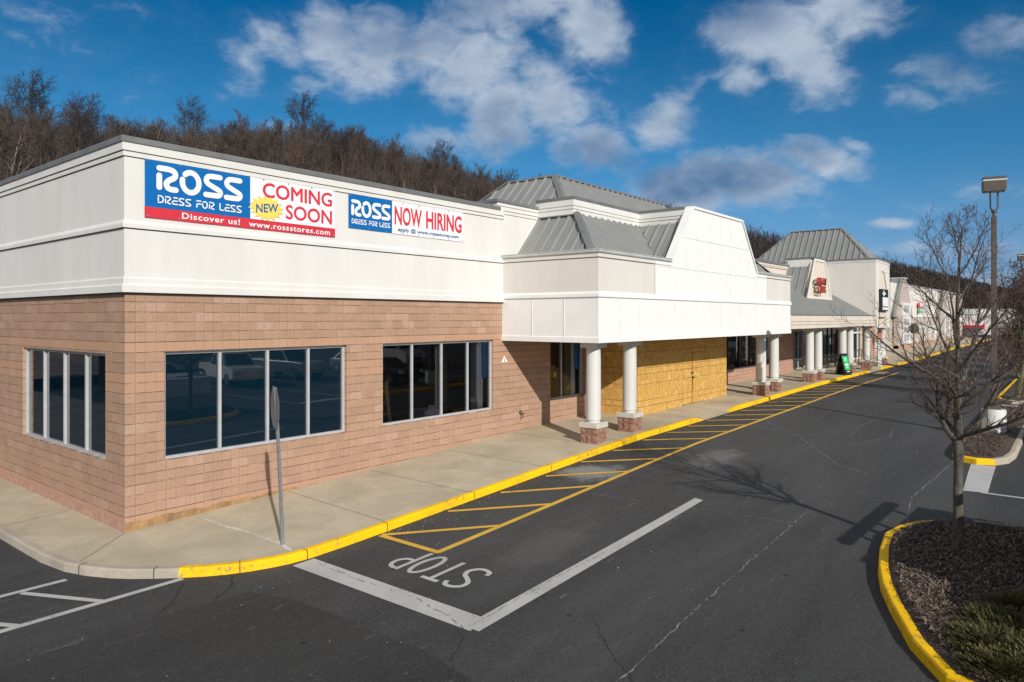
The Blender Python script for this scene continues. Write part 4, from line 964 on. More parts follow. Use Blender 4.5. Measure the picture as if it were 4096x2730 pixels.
# ------------------------------------------------------------------ far shops
fb = thing('market_store', 'long taupe and cream market building with tall gable window, beyond the tower', 'store building')
Y2 = 2.
mb = MB(); mb.box(81, 113, Y2, Y2 + .4, 4.45, 8.2); mb.build('upper_wall', 'beige', fb)
mb = MB(); mb.box(81, 113, Y2, Y2 + .4, .5, 4.35); mb.box(113, 140, Y2, Y2 + .4, .5, 8.); mb.prism([(81, 4.36), (90.6, 4.36), (86.6, 8.75), (85.2, 8.75)], 'y', Y2 - .6, Y2 - .1); mb.box(82, 91, Y2 - .6, Y2 - .1, .5, 4.36)
mb.prism([(111, 4.36), (121.5, 4.36), (118.4, 8.3), (117.2, 8.3)], 'y', Y2 - .6, Y2 - .1); mb.box(111.5, 121, Y2 - .6, Y2 - .1, .5, 4.36); mb.build('front_wall', 'taupe', fb)
mb = MB(); mb.box(91.1, 111, Y2 - .08, Y2 - .001, 4.35, 4.47); mb.box(91.1, 111, Y2 - .12, Y2 - .002, 2.98, 3.15); mb.box(88, 113, Y2 - .05, Y2 - .002, 6.5, 6.56)
for x in (91.3, 96.5, 101.5, 106, 110.2): mb.box(x, x + .9, Y2 - .15, Y2 - .003, .8, 2.97)
for x in (84, 88): mb.box(x - .25, x + .25, Y2 - .75, Y2 - .6, 1.5, 5.9)
mb.box(83.6, 88.4, Y2 - .8, Y2 - .6, 5.7, 5.95); mb.box(83.7, 88.3, Y2 - .78, Y2 - .6, 4.2, 4.75); mb.box(82.5, 89.7, Y2 - .8, Y2 - .6, 1.25, 1.5)
for x in (115.5, 119): mb.box(x - .25, x + .25, Y2 - .75, Y2 - .6, 1.5, 5.4)
for x in (123, 128, 133): mb.box(x, x + .7, Y2 - .6, Y2 - .003, .8, 3.6)
mb.box(121.5, 138, Y2 - .7, Y2 - .002, 3.6, 4.2); mb.build('white_trim', 'stucco', fb)
window(fb, 84.2, 87.8, 1.5, 4.2, Y2 - .72, [85.1, 86.0, 86.9], 'glass', m='white_paint', fw=.1, trans=(2.4, 3.3)); window(fb, 84.2, 87.8, 4.75, 5.7, Y2 - .72, [85.1, 86., 86.9], 'glass', m='white_paint', fw=.1)
window(fb, 115.7, 118.8, 1.5, 5.2, Y2 - .72, [117.2], 'glass', m='white_paint', fw=.1, trans=(2.6, 3.9))
seam_roof('gable_roof', [(80.7, Y2 - .5, 4.4), (85, Y2 - .5, 8.85), (85, Y2 + 8, 8.85), (80.7, Y2 + 8, 4.4)], (0, 1, 0), fb, .9, .14, .1)
seam_roof('gable_roof', [(110.6, Y2 - .5, 4.4), (117, Y2 - .5, 8.4), (117, Y2 + 6, 8.4), (110.6, Y2 + 6, 4.4)], (0, 1, 0), fb, .9, .14, .1)
mb = MB(); mb.box(87, 140, Y2 - .06, Y2 + .6, 8.2, 8.36); mb.box(84.9, 86.9, Y2 - .7, Y2 + 6, 8.76, 8.9); mb.build('coping', 'gutter', fb)
mb = MB(); mb.box(82, 140, Y2 - .64, Y2 - .001 + 0 * 1, .5, 1.15); mb.build('base_wall', 'block_far', fb)
fs_ = thing('market_sign', 'red and green fruit emblem beside dark market letters on the far cream wall', 'sign')
mb = MB(); mb.lathe(0, 0, [(.02, -.5), (.32, -.3), (.36, 0), (.3, .3), (.02, .5)], 12)
e1 = mb.build('red_emblem', 'print_red', fs_, smooth=True); e1.location = (96.9, Y2 - .2, 5.85); e1.scale = (1.5, .3, .9)
mb = MB(); mb.lathe(0, 0, [(.02, -.5), (.34, -.3), (.38, 0), (.3, .3), (.02, .5)], 12); e2 = mb.build('green_emblem', 'print_green', fs_, smooth=True); e2.location = (97.1, Y2 - .2, 5.15); e2.scale = (1.3, .3, .8)
text_mesh('MARKET', 98.2, 103.2, 5.4, 5.85, lambda u, v, t=0: (u, Y2 - .02 - t * .1, v), 'lettering', 'coping', fs_); text_mesh('FRESH', 98.2, 102.6, 4.85, 5.25, lambda u, v, t=0: (u, Y2 - .02 - t * .1, v), 'lettering', 'coping', fs_)
wb = thing('distant_store', 'low white flat roofed store at the far end of the road with red awning', 'store building')
mb = MB(); mb.box(176, 215, -3, 26, .6, 6.2); mb.box(175.9, 176, 9, 16, .6, 6.6); mb.build('wall', 'white_paint', wb)
mb = MB(); mb.box(174.5, 175.95, 2, 6, 2.0, 2.7); mb.build('awning', 'print_red', wb)
mb = MB(); mb.box(175.8, 175.95, 6, 8.6, .8, 7.); mb.build('pier', 'cream', wb)
gb_ = thing('garden_store', 'long grey store wall across the car park behind the parking island trees', 'store building')
mb = MB(); mb.box(150, 260, -30, -24, .6, 5.5); mb.build('wall', 'taupe', gb_); mb = MB(); mb.box(149.8, 260, -30.1, -23.9, 5.5, 5.9); mb.build('coping', 'coping', gb_)

# ------------------------------------------------------------------ banners
def PB(u, v, t=0): return (u, -.062 - t, v)
def cloth(name, x0, x1, z0, z1, m, parent, t=.0, n=24):
    mb = MB(); k = 6
    def q(i, j):
        x = x0 + (x1 - x0) * i / n; z = z0 + (z1 - z0) * j / k
        return (x, -.050 - t - .006 * (1 + math.sin(x * 5.1 + z * 2)) * .5 , z)
    for i in range(n):
        for j in range(k): mb.face([q(i, j), q(i + 1, j), q(i + 1, j + 1), q(i, j + 1)])
    return mb.build(name, m, parent, smooth=True)
b1 = thing('banner', 'large blue, white and red banner reading COMING SOON with a yellow NEW star', 'banner')
cloth('blue_field', .35, 2.655, 6.482, 7.45, 'banner_blue', b1); cloth('white_field', 2.66, 4.98, 6.482, 7.45, 'banner_white', b1); cloth('red_strip', .345, 4.98, 6.26, 6.48, 'banner_red', b1)
mb = MB(); strokes(mb, 'ROSS', .59, 2.45, 6.84, 7.34, .115, PB, .12); mb.build('lettering', 'print_white', b1)
mb = MB(); strokes(mb, 'DRESS FOR LESS', .60, 2.44, 6.575, 6.74, .026, PB, .16); mb.build('lettering', 'print_white', b1)
text_mesh('COMING', 2.97, 4.87, 7.02, 7.35, PB, 'lettering', 'print_red', b1, fat=.022); text_mesh('SOON', 3.57, 4.87, 6.58, 6.91, PB, 'lettering', 'print_red', b1, fat=.022)
text_mesh('Discover us!', 1.10, 2.40, 6.31, 6.44, PB, 'lettering', 'print_white', b1, .016, spacing=1.12); text_mesh('www.rossstores.com', 2.62, 4.82, 6.30, 6.41, PB, 'lettering', 'print_white', b1, .016, spacing=1.12)
mb = MB(); cx_, cz_ = 3.06, 6.765
star = [(cx_ + (.46 if k % 2 == 0 else .335) * cos(2 * pi * k / 32 + .1) * (1 if k % 4 else 1.03), cz_ + (.30 if k % 2 == 0 else .215) * sin(2 * pi * k / 32 + .1)) for k in range(32)]
for k in range(32): mb.face([PB(cx_, cz_, .006), PB(*star[k], .006), PB(*star[(k + 1) % 32], .006)])
mb.build('star', 'print_yellow', b1); text_mesh('NEW', 2.79, 3.36, 6.665, 6.865, lambda u, v, t=0: PB(u, v + (u - 3.07) * .12, .010), 'lettering', 'print_blue', b1, .02)
def grommets(parent, x0, x1, z0, z1, n):
    mb = MB()
    for k in range(n):
        for z in (z0 + .04, z1 - .04): x = x0 + .05 + (x1 - x0 - .1) * k / (n - 1); mb.tube([(x, -.058, z), (x, -.068, z)], .017, 8)
    mb.build('grommets', 'galv', parent)
grommets(b1, .35, 4.98, 6.26, 7.45, 8)
b2 = thing('banner', 'smaller blue and white banner reading NOW HIRING in red', 'banner')
cloth('blue_field', 5.4, 6.86, 6.55, 7.43, 'banner_blue', b2); cloth('white_field', 6.865, 9.69, 6.54, 7.43, 'banner_white', b2)
mb = MB(); strokes(mb, 'ROSS', 5.49, 6.78, 6.875, 7.29, .088, PB, .10); mb.build('lettering', 'print_white', b2)
mb = MB(); strokes(mb, 'DRESS FOR LESS', 5.49, 6.78, 6.67, 6.80, .022, PB, .14); mb.build('lettering', 'print_white', b2)
text_mesh('NOW', 6.95, 7.96, 6.80, 7.30, PB, 'lettering', 'print_red', b2, .012, fat=.012); text_mesh('HIRING', 8.14, 9.61, 6.80, 7.30, PB, 'lettering', 'print_red', b2, .012, fat=.012)
text_mesh('apply @ www.rossstores.com', 7.07, 9.48, 6.60, 6.73, PB, 'lettering', 'print_blue', b2, fat=.014); grommets(b2, 5.4, 9.69, 6.54, 7.43, 8)

# ------------------------------------------------------------------ small wall fittings
tr = thing('fire_sign', 'small white triangle sign with red R on the block wall beside the canopy', 'sign')
mb = MB(); mb.prism([(11.55, 2.79), (11.84, 2.79), (11.695, 3.0)], 'y', -.035, -.004); mb.build('plate', 'print_white', tr)
text_mesh('R', 11.66, 11.73, 2.81, 2.91, lambda u, v, t=0: (u, -.038, v), 'lettering', 'print_red', tr, .03)
fc = thing('wall_faucet', 'small brass hose bib on the block wall under the canopy edge', 'faucet')
mb = MB(); mb.tube([(12.5, 0, 1.05), (12.5, -.1, 1.05), (12.5, -.14, .98), (12.5, -.14, .9)], .022, 8); mb.tube([(12.5, -.08, 1.05), (12.5, -.08, 1.12)], .012, 6); mb.tube([(12.44, -.08, 1.13), (12.56, -.08, 1.13)], .015, 6); mb.tube([(12.56, -.03, 1.03), (12.68, -.06, 1.03)], .03, 8); mb.build('valve', 'bronze', fc)
# ------------------------------------------------------------------ OSB hoarding
ob = thing('plywood_barrier', 'yellow oriented strand board construction hoarding closing the store entrance', 'barrier')
OY, OX0, OX1 = -1.82, 17.25, 25.62
mb = MB(); DX0, DX1 = 20.95, 23.0
def slab(x0, x1, z1, y=OY): mb.box(x0, x1, y, y + .02, H((x0 + x1) / 2) - .1, z1)
slab(OX0, DX0 - .01, 3.58); slab(DX1 + .01, OX1, 3.58); mb.box(DX0 - .01, DX1 + .01, OY, OY + .02, 2.78, 3.58)
mb.box(OX0, OX0 + .02, OY + .021, 0, .3, 3.58); mb.box(OX1 - .02, OX1, OY + .021, 0, .5, 3.58)
mb.build('board_wall', 'osb', ob)
for a, b in ((DX0 + .01, DX0 + .93), (DX0 + 1.0, DX1 - .01)):
    mb = MB(); mb.box(a, b, OY - .012, OY + .01, .66, 2.77); d = mb.build('door', 'osb', ob)
    if a < 21.5:
        mb = MB(); mb.tube([(b + .02, OY - .05, 1.75), (b + .1, OY - .06, 1.72)], .035, 8); mb.box(b - .08, b + .14, OY - .03, OY - .013, 1.9, 1.96); mb.tube([(b + .03, OY - .03, 1.7), (b + .03, OY - .05, 1.2)], .01, 6); mb.build('handle', 'dark_metal', d)
mb = MB(); mb.box(DX0 + .935, DX0 + .99, OY + .03, OY + .05, .66, 2.77); mb.build('door_gap', 'crack_dark', ob)
mb = MB(); mb.box(23.15, 24.35, OY - .016, OY - .001, 2.80, 3.2); mb.box(21.9, 23.1, OY - .018, OY - .001, 2.80, 3.0); mb.build('patch_board', 'osb', ob)

# ------------------------------------------------------------------ near stop sign
ss = thing('stop_sign', 'bent galvanised post stop sign seen nearly edge on, at the corner of the sidewalk', 'sign', loc=(1.43, -3.24, .05))
mb = MB()
def upost(mb, pts, wd=.028):
    P = [Vector(p) for p in pts]
    for a, b in zip(P, P[1:]):
        for dx0, dx1, dy0, dy1 in ((-wd, wd, -.004, .004), (-wd, -wd + .006, .004, .03), (wd - .006, wd, .004, .03)):
            A = [a + Vector((x, y, 0)) for x, y in ((dx0, dy0), (dx1, dy0), (dx1, dy1), (dx0, dy1))]; B = [v + (b - a) for v in A]
            for k in range(4): mb.face([A[k][:], A[(k + 1) % 4][:], B[(k + 1) % 4][:], B[k][:]])
upost(mb, [(0, 0, -.05), (-.03, 0, .9), (-.07, 0, 1.9), (-.13, 0, 2.92)]); upost(mb, [(.025, .035, -.05), (.02, .035, .5)])
mb.build('post', 'galv', ss)
def octo(r): return [(r * cos(pi / 8 + k * pi / 4), r * sin(pi / 8 + k * pi / 4)) for k in range(8)]
mb = MB(); mb.prism(octo(.41), 'y', -.002, .002); pl = mb.build('sign_plate', 'galv', ss); pl.location = (-.115, .045, 2.55)
mb = MB(); mb.prism(octo(.40), 'y', -.004, -.0021); pr = mb.build('face', 'print_red', pl)
SN = R_(-68); ss.rotation_euler = (0, R_(-.6), 0)
pl.rotation_euler = (0, R_(-3), R_(68.5))
pr.location = (0, 0, 0); pl2 = text_mesh('STOP', -.28, .28, -.11, .13, lambda u, v, t=0: (u, -.006, v), 'lettering', 'print_white', pl, .02)

# far stop sign
fs2 = thing('stop_sign', 'grey back of a stop sign on brown post, far down the sidewalk past the tower', 'sign', loc=(60, -3.75, .8))
mb = MB(); mb.box(-.05, .05, -.04, .04, 0, 3.0); mb.build('post', 'brown_rail', fs2)
mb = MB(); mb.prism([(y, z + 2.55) for y, z in octo(.42)], 'x', .06, .07); o = mb.build('sign_plate', 'coping', fs2)

# ------------------------------------------------------------------ lamp posts
def lamp(loc, label, rz=0, group=None):
    t = thing('street_lamp', label, 'lamp post', group, loc=loc, rz=rz)
    mb = MB(); mb.lathe(0, 0, [(.33, -.1), (.33, .70), (.315, .74)], 28); mb.build('concrete_base', 'column_white', t, smooth=True)
    mb = MB(); mb.box(-.16, .16, -.16, .16, .741, .90); mb.build('base_cover', 'bronze', t)
    mb = MB(); mb.box(-.072, .072, -.072, .072, .90, 6.82); mb.build('pole', 'bronze', t, bevel=.01)
    mb = MB(); mb.lathe(0, 0, [(.05, 6.82), (.05, 6.93), (.085, 6.95), (.085, 7.0), (.05, 7.04)], 12)
    for a in range(4):
        c, s = cos(a * pi / 2 + .78), sin(a * pi / 2 + .78); mb.tube([(.05 * c, .05 * s, 7.0), (.13 * c, .13 * s, 7.08), (.14 * c, .14 * s, 7.62)], .014, 6)
    mb.build('yoke', 'bronze', t)
    mb = MB(); mb.prism([(-.28, 7.6), (.28, 7.6), (.31, 7.68), (.31, 8.06), (-.31, 8.06), (-.31, 7.68)], 'y', -.2, .2); hd_ = mb.build('lamp_head', 'bronze', t, bevel=.012)
    mb = MB(); mb.box(-.317, .317, -.207, .207, 7.93, 7.97); mb.build('trim_band', 'lamp_lens', hd_)
    mb = MB(); mb.box(-.22, .22, -.15, .15, 7.588, 7.598); mb.build('lens', 'lamp_lens', hd_)
    return t
l1 = lamp((20.9, -12.47, .62), 'nearest square headed brown lamp post on white round base in mulch island', R_(103))
l2 = dup(l1, (57, -11.2, .8), R_(103), 'farther square headed lamp post cut by the right edge of the view')
l3 = dup(l1, (95, -11.2, .8), R_(103), 'third square headed lamp post deep behind island trees')

# ------------------------------------------------------------------ planting islands
def island(name, outline, yel, zoff=.0, mound=.05):
    t = []
    n = len(outline); loop = outline + outline[:1]
    a, b = yel
    def up(x, y): return 1.
    d1 = dense(loop[:a + 1], .35); d2 = dense(loop[a:b + 1], .35); d3 = dense(loop[b:], .35)
    for d, m, nm in ((d1, 'kerb_grey', 'kerb'), (d2, 'kerb_yellow', 'yellow_kerb'), (d3, 'kerb_grey', 'kerb')):
        if len(d) > 1: tag(kerb(nm, d, m, up=up), kind='structure')
    nn = normals(outline + outline[:1])
    cen = Vector((sum(p[0] for p in outline) / n, sum(p[1] for p in outline) / n))
    inn = [(p[0] + v.x * .13, p[1] + v.y * .13) for p, v in zip(outline, nn)]
    bm = bmesh.new(); vs = [bm.verts.new((x, y, 0)) for x, y in inn]; bm.faces.new(vs)
    bmesh.ops.triangulate(bm, faces=bm.faces); 
    for _ in range(4): bmesh.ops.subdivide_edges(bm, edges=[e for e in bm.edges if e.calc_length() > .35], cuts=1, use_grid_fill=True)
    bd = {v for e in bm.edges if e.is_boundary for v in e.verts}
    for v in bm.verts: v.co.z = H(v.co.x) + (-.015 if v in bd else mound * (.6 + .8 * noise.noise(v.co * 1.3)))
    bmesh.ops.recalc_face_normals(bm, faces=bm.faces)
    for f in bm.faces:
        if f.normal.z < 0: f.normal_flip()
        f.smooth = True
    me = bpy.data.meshes.new('mulch'); bm.to_mesh(me); bm.free(); me.materials.append(M['mulch'])
    o = bpy.data.objects.new('mulch', me); col.objects.link(o); tag(o, 'brown bark mulch bed inside kerbed island', 'mulch', kind='stuff')
    return inn
def inside(p, poly):
    c = False; j = len(poly) - 1
    for i in range(len(poly)):
        if (poly[i][1] > p[1]) != (poly[j][1] > p[1]) and p[0] < (poly[j][0] - poly[i][0]) * (p[1] - poly[i][1]) / (poly[j][1] - poly[i][1]) + poly[i][0]: c = not c
        j = i
    return c
def chips(poly, n, seed, mound=.06):
    r = random.Random(seed); mb = MB(); X = [p[0] for p in poly]; Y = [p[1] for p in poly]
    while n > 0:
        x, y = r.uniform(min(X), max(X)), r.uniform(min(Y), max(Y))
        if not inside((x, y), poly): continue
        n -= 1; a = r.uniform(0, pi); l_ = r.uniform(.02, .06); w_ = r.uniform(.004, .010); z = H(x) + mound + r.uniform(-.01, .03); t = r.uniform(-.4, .4)
        mb.use('chips' if r.random() < .6 else 'mulch')
        dx_, dy_ = cos(a) * l_, sin(a) * l_; nx, ny = -sin(a) * w_, cos(a) * w_
        mb.face([(x - dx_ - nx, y - dy_ - ny, z - t * l_), (x + dx_ - nx, y + dy_ - ny, z + t * l_), (x + dx_ + nx, y + dy_ + ny, z + t * l_), (x - dx_ + nx, y - dy_ + ny, z - t * l_ + .004)])
    tag(mb.build('mulch_chips'), 'scattered pale wood chips on the mulch bed', 'mulch', kind='stuff')
IS1 = [(3.0, -19), (3.0, -15), (3.1, -14.2), (3.45, -13.45), (4.19, -12.97), (5.2, -12.54), (5.9, -12.28), (6.58, -12.10), (7.5, -11.93), (8.35, -11.84), (8.9, -11.95), (9.4, -12.2), (9.8, -12.6), (10.05, -13.1), (10.15, -13.8), (10.2, -19)]
# travel so the bed is on the left: reverse to clockwise/anticlockwise as needed
def area(p): return sum(a[0] * b[1] - b[0] * a[1] for a, b in zip(p, p[1:] + p[:1]))
IS1 = IS1 if area(IS1) > 0 else IS1[::-1]
k1 = IS1.index((9.8, -12.6)); k2 = IS1.index((3.0, -15))
inn1 = island('island', IS1, (min(k1, k2), max(k1, k2)), mound=.06)
chips([(3.3, -14.8)] + [p for p in inn1 if p[1] > -15] + [(10, -14.8)] if False else [(3.3, -15), (3.4, -13.8), (4.3, -13.2), (5.3, -12.75), (6.6, -12.3), (8.3, -12.05), (9.2, -12.3), (9.8, -13.2), (9.95, -15)], 16000, 3, .075)
IS2 = [(16.6, -13.15), (16.1, -12.9), (15.95, -12.5), (16.1, -12.1), (16.8, -11.85), (17.6, -11.78), (27.6, -11.7), (28.3, -12.0), (28.4, -12.6), (28.0, -13.1), (27.2, -13.25), (17.5, -13.25)]
IS2 = IS2 if area(IS2) > 0 else IS2[::-1]
a_, b_ = sorted((IS2.index((16.1, -12.9)), IS2.index((27.6, -11.7)))); island('island', IS2, (a_, b_)); chips([(16.3, -12.9), (16.3, -12.1), (27.9, -12.), (27.9, -12.9)], 5000, 4)
for q0 in (30.5, 46, 62, 80):
    I = [(q0 + x, y) for x, y in ((.6, -13.2), (.1, -12.9), (0, -12.3), (.4, -11.8), (1.2, -11.65), (12.5, -11.6), (13, -12), (13, -12.8), (12.4, -13.2))]; I = I if area(I) > 0 else I[::-1]
    a_, b_ = sorted((I.index((q0 + .4, -11.8)), I.index((q0 + 12.5, -11.6)))); island('island', I, (a_, b_))

# juniper
jn = MB(); r = random.Random(8)
def spray(mb, p, d, l_, r):
    d = d.normalized(); up = Vector((0, 0, 1)); s = d.cross(up).normalized(); pts = [p]
    for k in range(4): d = (d + Vector((0, 0, -.10 if k > 1 else .06))).normalized(); pts.append(pts[-1] + d * l_ / 4)
    for k in range(4):
        a, b = pts[k], pts[k + 1]; wd = .0045 * (1 - k / 5)
        mb.use('juniper' if k < 3 or r.random() < .45 else 'juniper_tip'); mb.face([(a - s * wd)[:], (a + s * wd)[:], (b + s * wd * .7)[:], (b - s * wd * .7)[:]])
        for q in range(5):
            t = r.random(); c = a + (b - a) * t; e = (d * r.uniform(.5, 1.1) + s * r.choice((-1, 1)) * r.uniform(.4, .9) + up * r.uniform(-.1, .6)).normalized() * r.uniform(.02, .05); n_ = e.cross(up).normalized() * .0045
            mb.use('juniper' if r.random() < (.9 if k < 2 else .6) else 'juniper_tip'); mb.face([(c - n_)[:], (c + n_)[:], (c + e)[:]])
cores = [(5.0, -13.95, .62), (4.4, -13.85, .55), (4.1, -14.45, .7), (4.9, -14.8, .8), (3.75, -14.9, .6), (5.75, -14.05, .45), (3.85, -13.95, .42)]
for cx0, cy0, rr_ in cores:
    for k in range(1500):
        a = r.uniform(0, 2 * pi); e = r.uniform(.0, 1.25); d = Vector((cos(a) * cos(e), sin(a) * cos(e), sin(e) * .55))
        o = Vector((cx0, cy0, H(cx0) + .04)) + Vector((d.x, d.y, d.z * .55)) * rr_ * r.uniform(.35, .95)
        spray(jn, o, d + Vector((r.uniform(-.4, .4), r.uniform(-.4, .4), r.uniform(-.2, .3))), r.uniform(.07, .15), r)
tag(jn.build('juniper_shrub'), 'low spreading green juniper filling the near corner of the island', 'shrub')

# monument sign standing just right of the view; throws the big shadow
mo = thing('monument_sign', 'block and stucco monument sign on low concrete base at the island edge', 'sign', loc=(0, 0, .2))
mb = MB(); mb.prism([(4.7, .0), (10., .0), (10., .78), (9.7, .82), (4.95, .72), (4.7, .55)], 'y', -15.1, -14.22); mb.build('base', 'kerb_grey', mo, bevel=.02)
mb = MB(); mb.box(5.5, 9.5, -14.95, -14.4, .72, 1.50); mb.build('body', 'beige', mo, bevel=.02)
mb = MB()
for x in (6.6, 7.6, 8.7): mb.box(x - .04, x + .04, -14.5, -14.43, 1.50, 1.74)
mb.prism([(5.95, 1.74), (9.2, 1.74), (9.25, 1.80), (9.1, 1.88), (6.0, 1.88), (5.9, 1.80)], 'y', -14.50, -14.42); mb.build('top_rail', 'bronze', mo)

# ------------------------------------------------------------------ bare trees
def grow(mb, p, d, l_, rad, lev, r, cfg, twigs=None):
    n = cfg['seg'][lev]; pts = [p.copy()]; rads = [rad]; dirs = []
    tip = rad * cfg['taper'][lev]
    for k in range(n):
        d = (d + Vector((r.uniform(-1, 1), r.uniform(-1, 1), r.uniform(-1, 1))) * cfg['wob'][lev] + Vector((0, 0, cfg['up'][lev]))).normalized()
        pts.append(pts[-1] + d * (l_ / n)); rads.append(rad + (tip - rad) * (k + 1) / n); dirs.append(d.copy())
    if cfg.get('mats'): mb.use(cfg['mats'][lev])
    mb.tube(pts, rads, cfg['sides'][lev], cap=(lev == 0))
    if lev + 1 >= cfg['lev']: return
    cnt = cfg['kids'][lev]; cnt = r.randint(max(1, cnt - 1), cnt + 1)
    a0 = r.uniform(0, 2 * pi)
    for k in range(cnt):
        t = cfg['from'][lev] + (1 - cfg['from'][lev]) * (k + r.uniform(0, .9)) / cnt; t = min(t, .98)
        f = t * n; i = min(int(f), n - 1); q = pts[i] + (pts[i + 1] - pts[i]) * (f - i); dd = dirs[i]
        side = dd.cross(Vector((0, 0, 1)));
        if side.length < .1: side = Vector((1, 0, 0))
        side.normalize(); oth = side.cross(dd).normalized(); a = a0 + k * 2.4 + r.uniform(-.4, .4)
        ang = R_(r.uniform(*cfg['ang'][lev])); nd = (dd * cos(ang) + (side * cos(a) + oth * sin(a)) * sin(ang)).normalized()
        rr2 = (rads[i] + (rads[i + 1] - rads[i]) * (f - i)) * r.uniform(*cfg['rr'][lev]); ll = l_ * r.uniform(*cfg['lr'][lev]) * (1.1 - .45 * t)
        grow(mb, q, nd, ll, max(rr2, cfg['rmin']), lev + 1, r, cfg)
# near street tree in the island
r = random.Random(42)
nt_ = thing('bare_tree', 'bare young street tree with dark trunk in the mulch island', 'tree', loc=(7.93, -13.05, .34))
tk = MB().use('bark'); tp = [(0, 0, -.1), (.0, .0, .05), (-.01, 0, .5), (.0, .01, 1.0), (.01, 0, 1.45), (-.01, .0, 1.62), (.0, 0, 1.72), (.01, 0, 1.9), (.0, .02, 2.4), (.02, 0, 3.0), (-.02, .01, 3.5), (.02, .02, 4.1), (.0, .0, 4.6), (.05, -.02, 5.0), (.03, -.04, 5.35)]
tk.tube(tp, [.11, .088, .074, .07, .068, .085, .09, .07, .056, .042, .035, .028, .022, .015, .008], 12)
tk.build('trunk', None, nt_, smooth=True)
cfg = dict(lev=4, seg=[8, 7, 5, 3], taper=[.28, .3, .4, .5], wob=[.13, .14, .16, .16], up=[.05, .08, .07, .05], sides=[7, 5, 4, 3], kids=[7, 6, 4, 0], ang=[(28, 50), (28, 52), (25, 55), (0, 0)],
           rr=[(.45, .65), (.5, .7), (.5, .7), (1, 1)], lr=[(.38, .62), (.38, .66), (.35, .6), (1, 1)], rmin=.0030, mats=['bark', 'bark', 'twig', 'twig']); cfg['from'] = [.2, .12, .1, 0]
cw = MB()
limbs = [(1.75, 150, 38, 1.9, .05), (1.95, 60, 30, 1.6, .04), (1.82, 305, 42, 2.0, .05), (2.1, 20, 35, 1.9, .045), (2.2, 190, 30, 1.8, .04), (2.35, 265, 40, 1.9, .042), (2.6, 110, 38, 1.8, .036), (2.75, 330, 42, 1.8, .035), (3.0, 225, 40, 1.6, .03), (3.1, 45, 35, 1.6, .03), (3.35, 165, 45, 1.5, .028),
         (3.5, 290, 40, 1.4, .026), (3.8, 80, 45, 1.3, .022), (3.95, 200, 42, 1.3, .022), (4.15, 340, 45, 1.2, .02), (4.35, 130, 50, 1.1, .017), (4.6, 250, 50, .95, .015), (4.8, 20, 55, .8, .013), (5.0, 150, 60, .6, .011), (5.2, 280, 65, .5, .009), (1.9, 240, 25, 2.0, .04), (2.5, 0, 20, 1.9, .034), (2.9, 170, 20, 1.8, .03)]
for z, a, e, l_, rd in limbs:
    d = Vector((cos(R_(a)) * cos(R_(e)), sin(R_(a)) * cos(R_(e)), sin(R_(e)))); grow(cw, Vector((0, 0, z)), d, l_ * (.86 if z < 2.5 else 1.05), rd * .92, 0, r, cfg)
cw.build('crown', None, nt_)
# island tree variants
def tree_mesh(seed, h, cfg, rad, name, m, spread=1., fr=.25, kids=14):
    r = random.Random(seed); mb = MB()
    pts = []; x = y = 0
    for k in range(9):
        pts.append((x, y, h * .86 * k / 8 - .2)); x += r.uniform(-.02, .02) * h; y += r.uniform(-.02, .02) * h
    mb.use(m[0]); mb.tube(pts, [rad * (1 - .86 * k / 8) for k in range(9)], 7)
    tme = mb; cm = MB()
    for k in range(kids):
        t = fr + (1 - fr) * (k + r.random() * .8) / kids; z = t * h * .86; i = min(int(t * 8), 7); a = k * 2.4 + r.uniform(-.5, .5); e = R_(r.uniform(25, 62) + 15 * t)
        p = Vector(pts[i]) + (Vector(pts[i + 1]) - Vector(pts[i])) * (t * 8 - i)
        d = Vector((cos(a) * cos(e), sin(a) * cos(e), sin(e))); grow(cm, p, d, h * r.uniform(.28, .42) * (1.15 - .6 * t) * spread, rad * (.5 - .34 * t), 0, r, cfg)
    return tme, cm
cf2 = dict(lev=4, seg=[6, 5, 3, 2], taper=[.3, .3, .4, .5], wob=[.14, .2, .25, .3], up=[.05, .05, .03, .02], sides=[5, 4, 3, 3], kids=[9, 7, 5, 0], ang=[(25, 55), (30, 60), (30, 65), (0, 0)], rr=[(.45, .65), (.5, .7), (.5, .7), (1, 1)], lr=[(.4, .62), (.4, .6), (.4, .62), (1, 1)], rmin=.009, mats=['moss_bark', 'twig', 'twig', 'twig']); cf2['from'] = [.15, .1, .1, 0]
def make_tree(nm, label, seed, h, cfg, rad, mats, loc, **k):
    t = thing(nm, label, 'tree', loc=loc); a, b = tree_mesh(seed, h, cfg, rad, nm, mats, **k); a.build('trunk', None, t); b.build('crown', None, t); return t
it = make_tree('bare_tree', 'mossy trunked bare tree in the second mulch island, behind the lamp post', 7, 5.6, cf2, .13, ['moss_bark'], (31.6, -12.4, .75), spread=1.05, kids=20, fr=.16)
GI = 'bare trees in the parking islands'
it['group'] = GI
it2 = make_tree('bare_tree', 'wide twiggy red brown bare tree in the third island from the camera', 9, 5.4, cf2, .11, ['moss_bark'], (38.5, -12.6, .75), spread=1.15, kids=22, fr=.12); it2['group'] = GI
k = 0
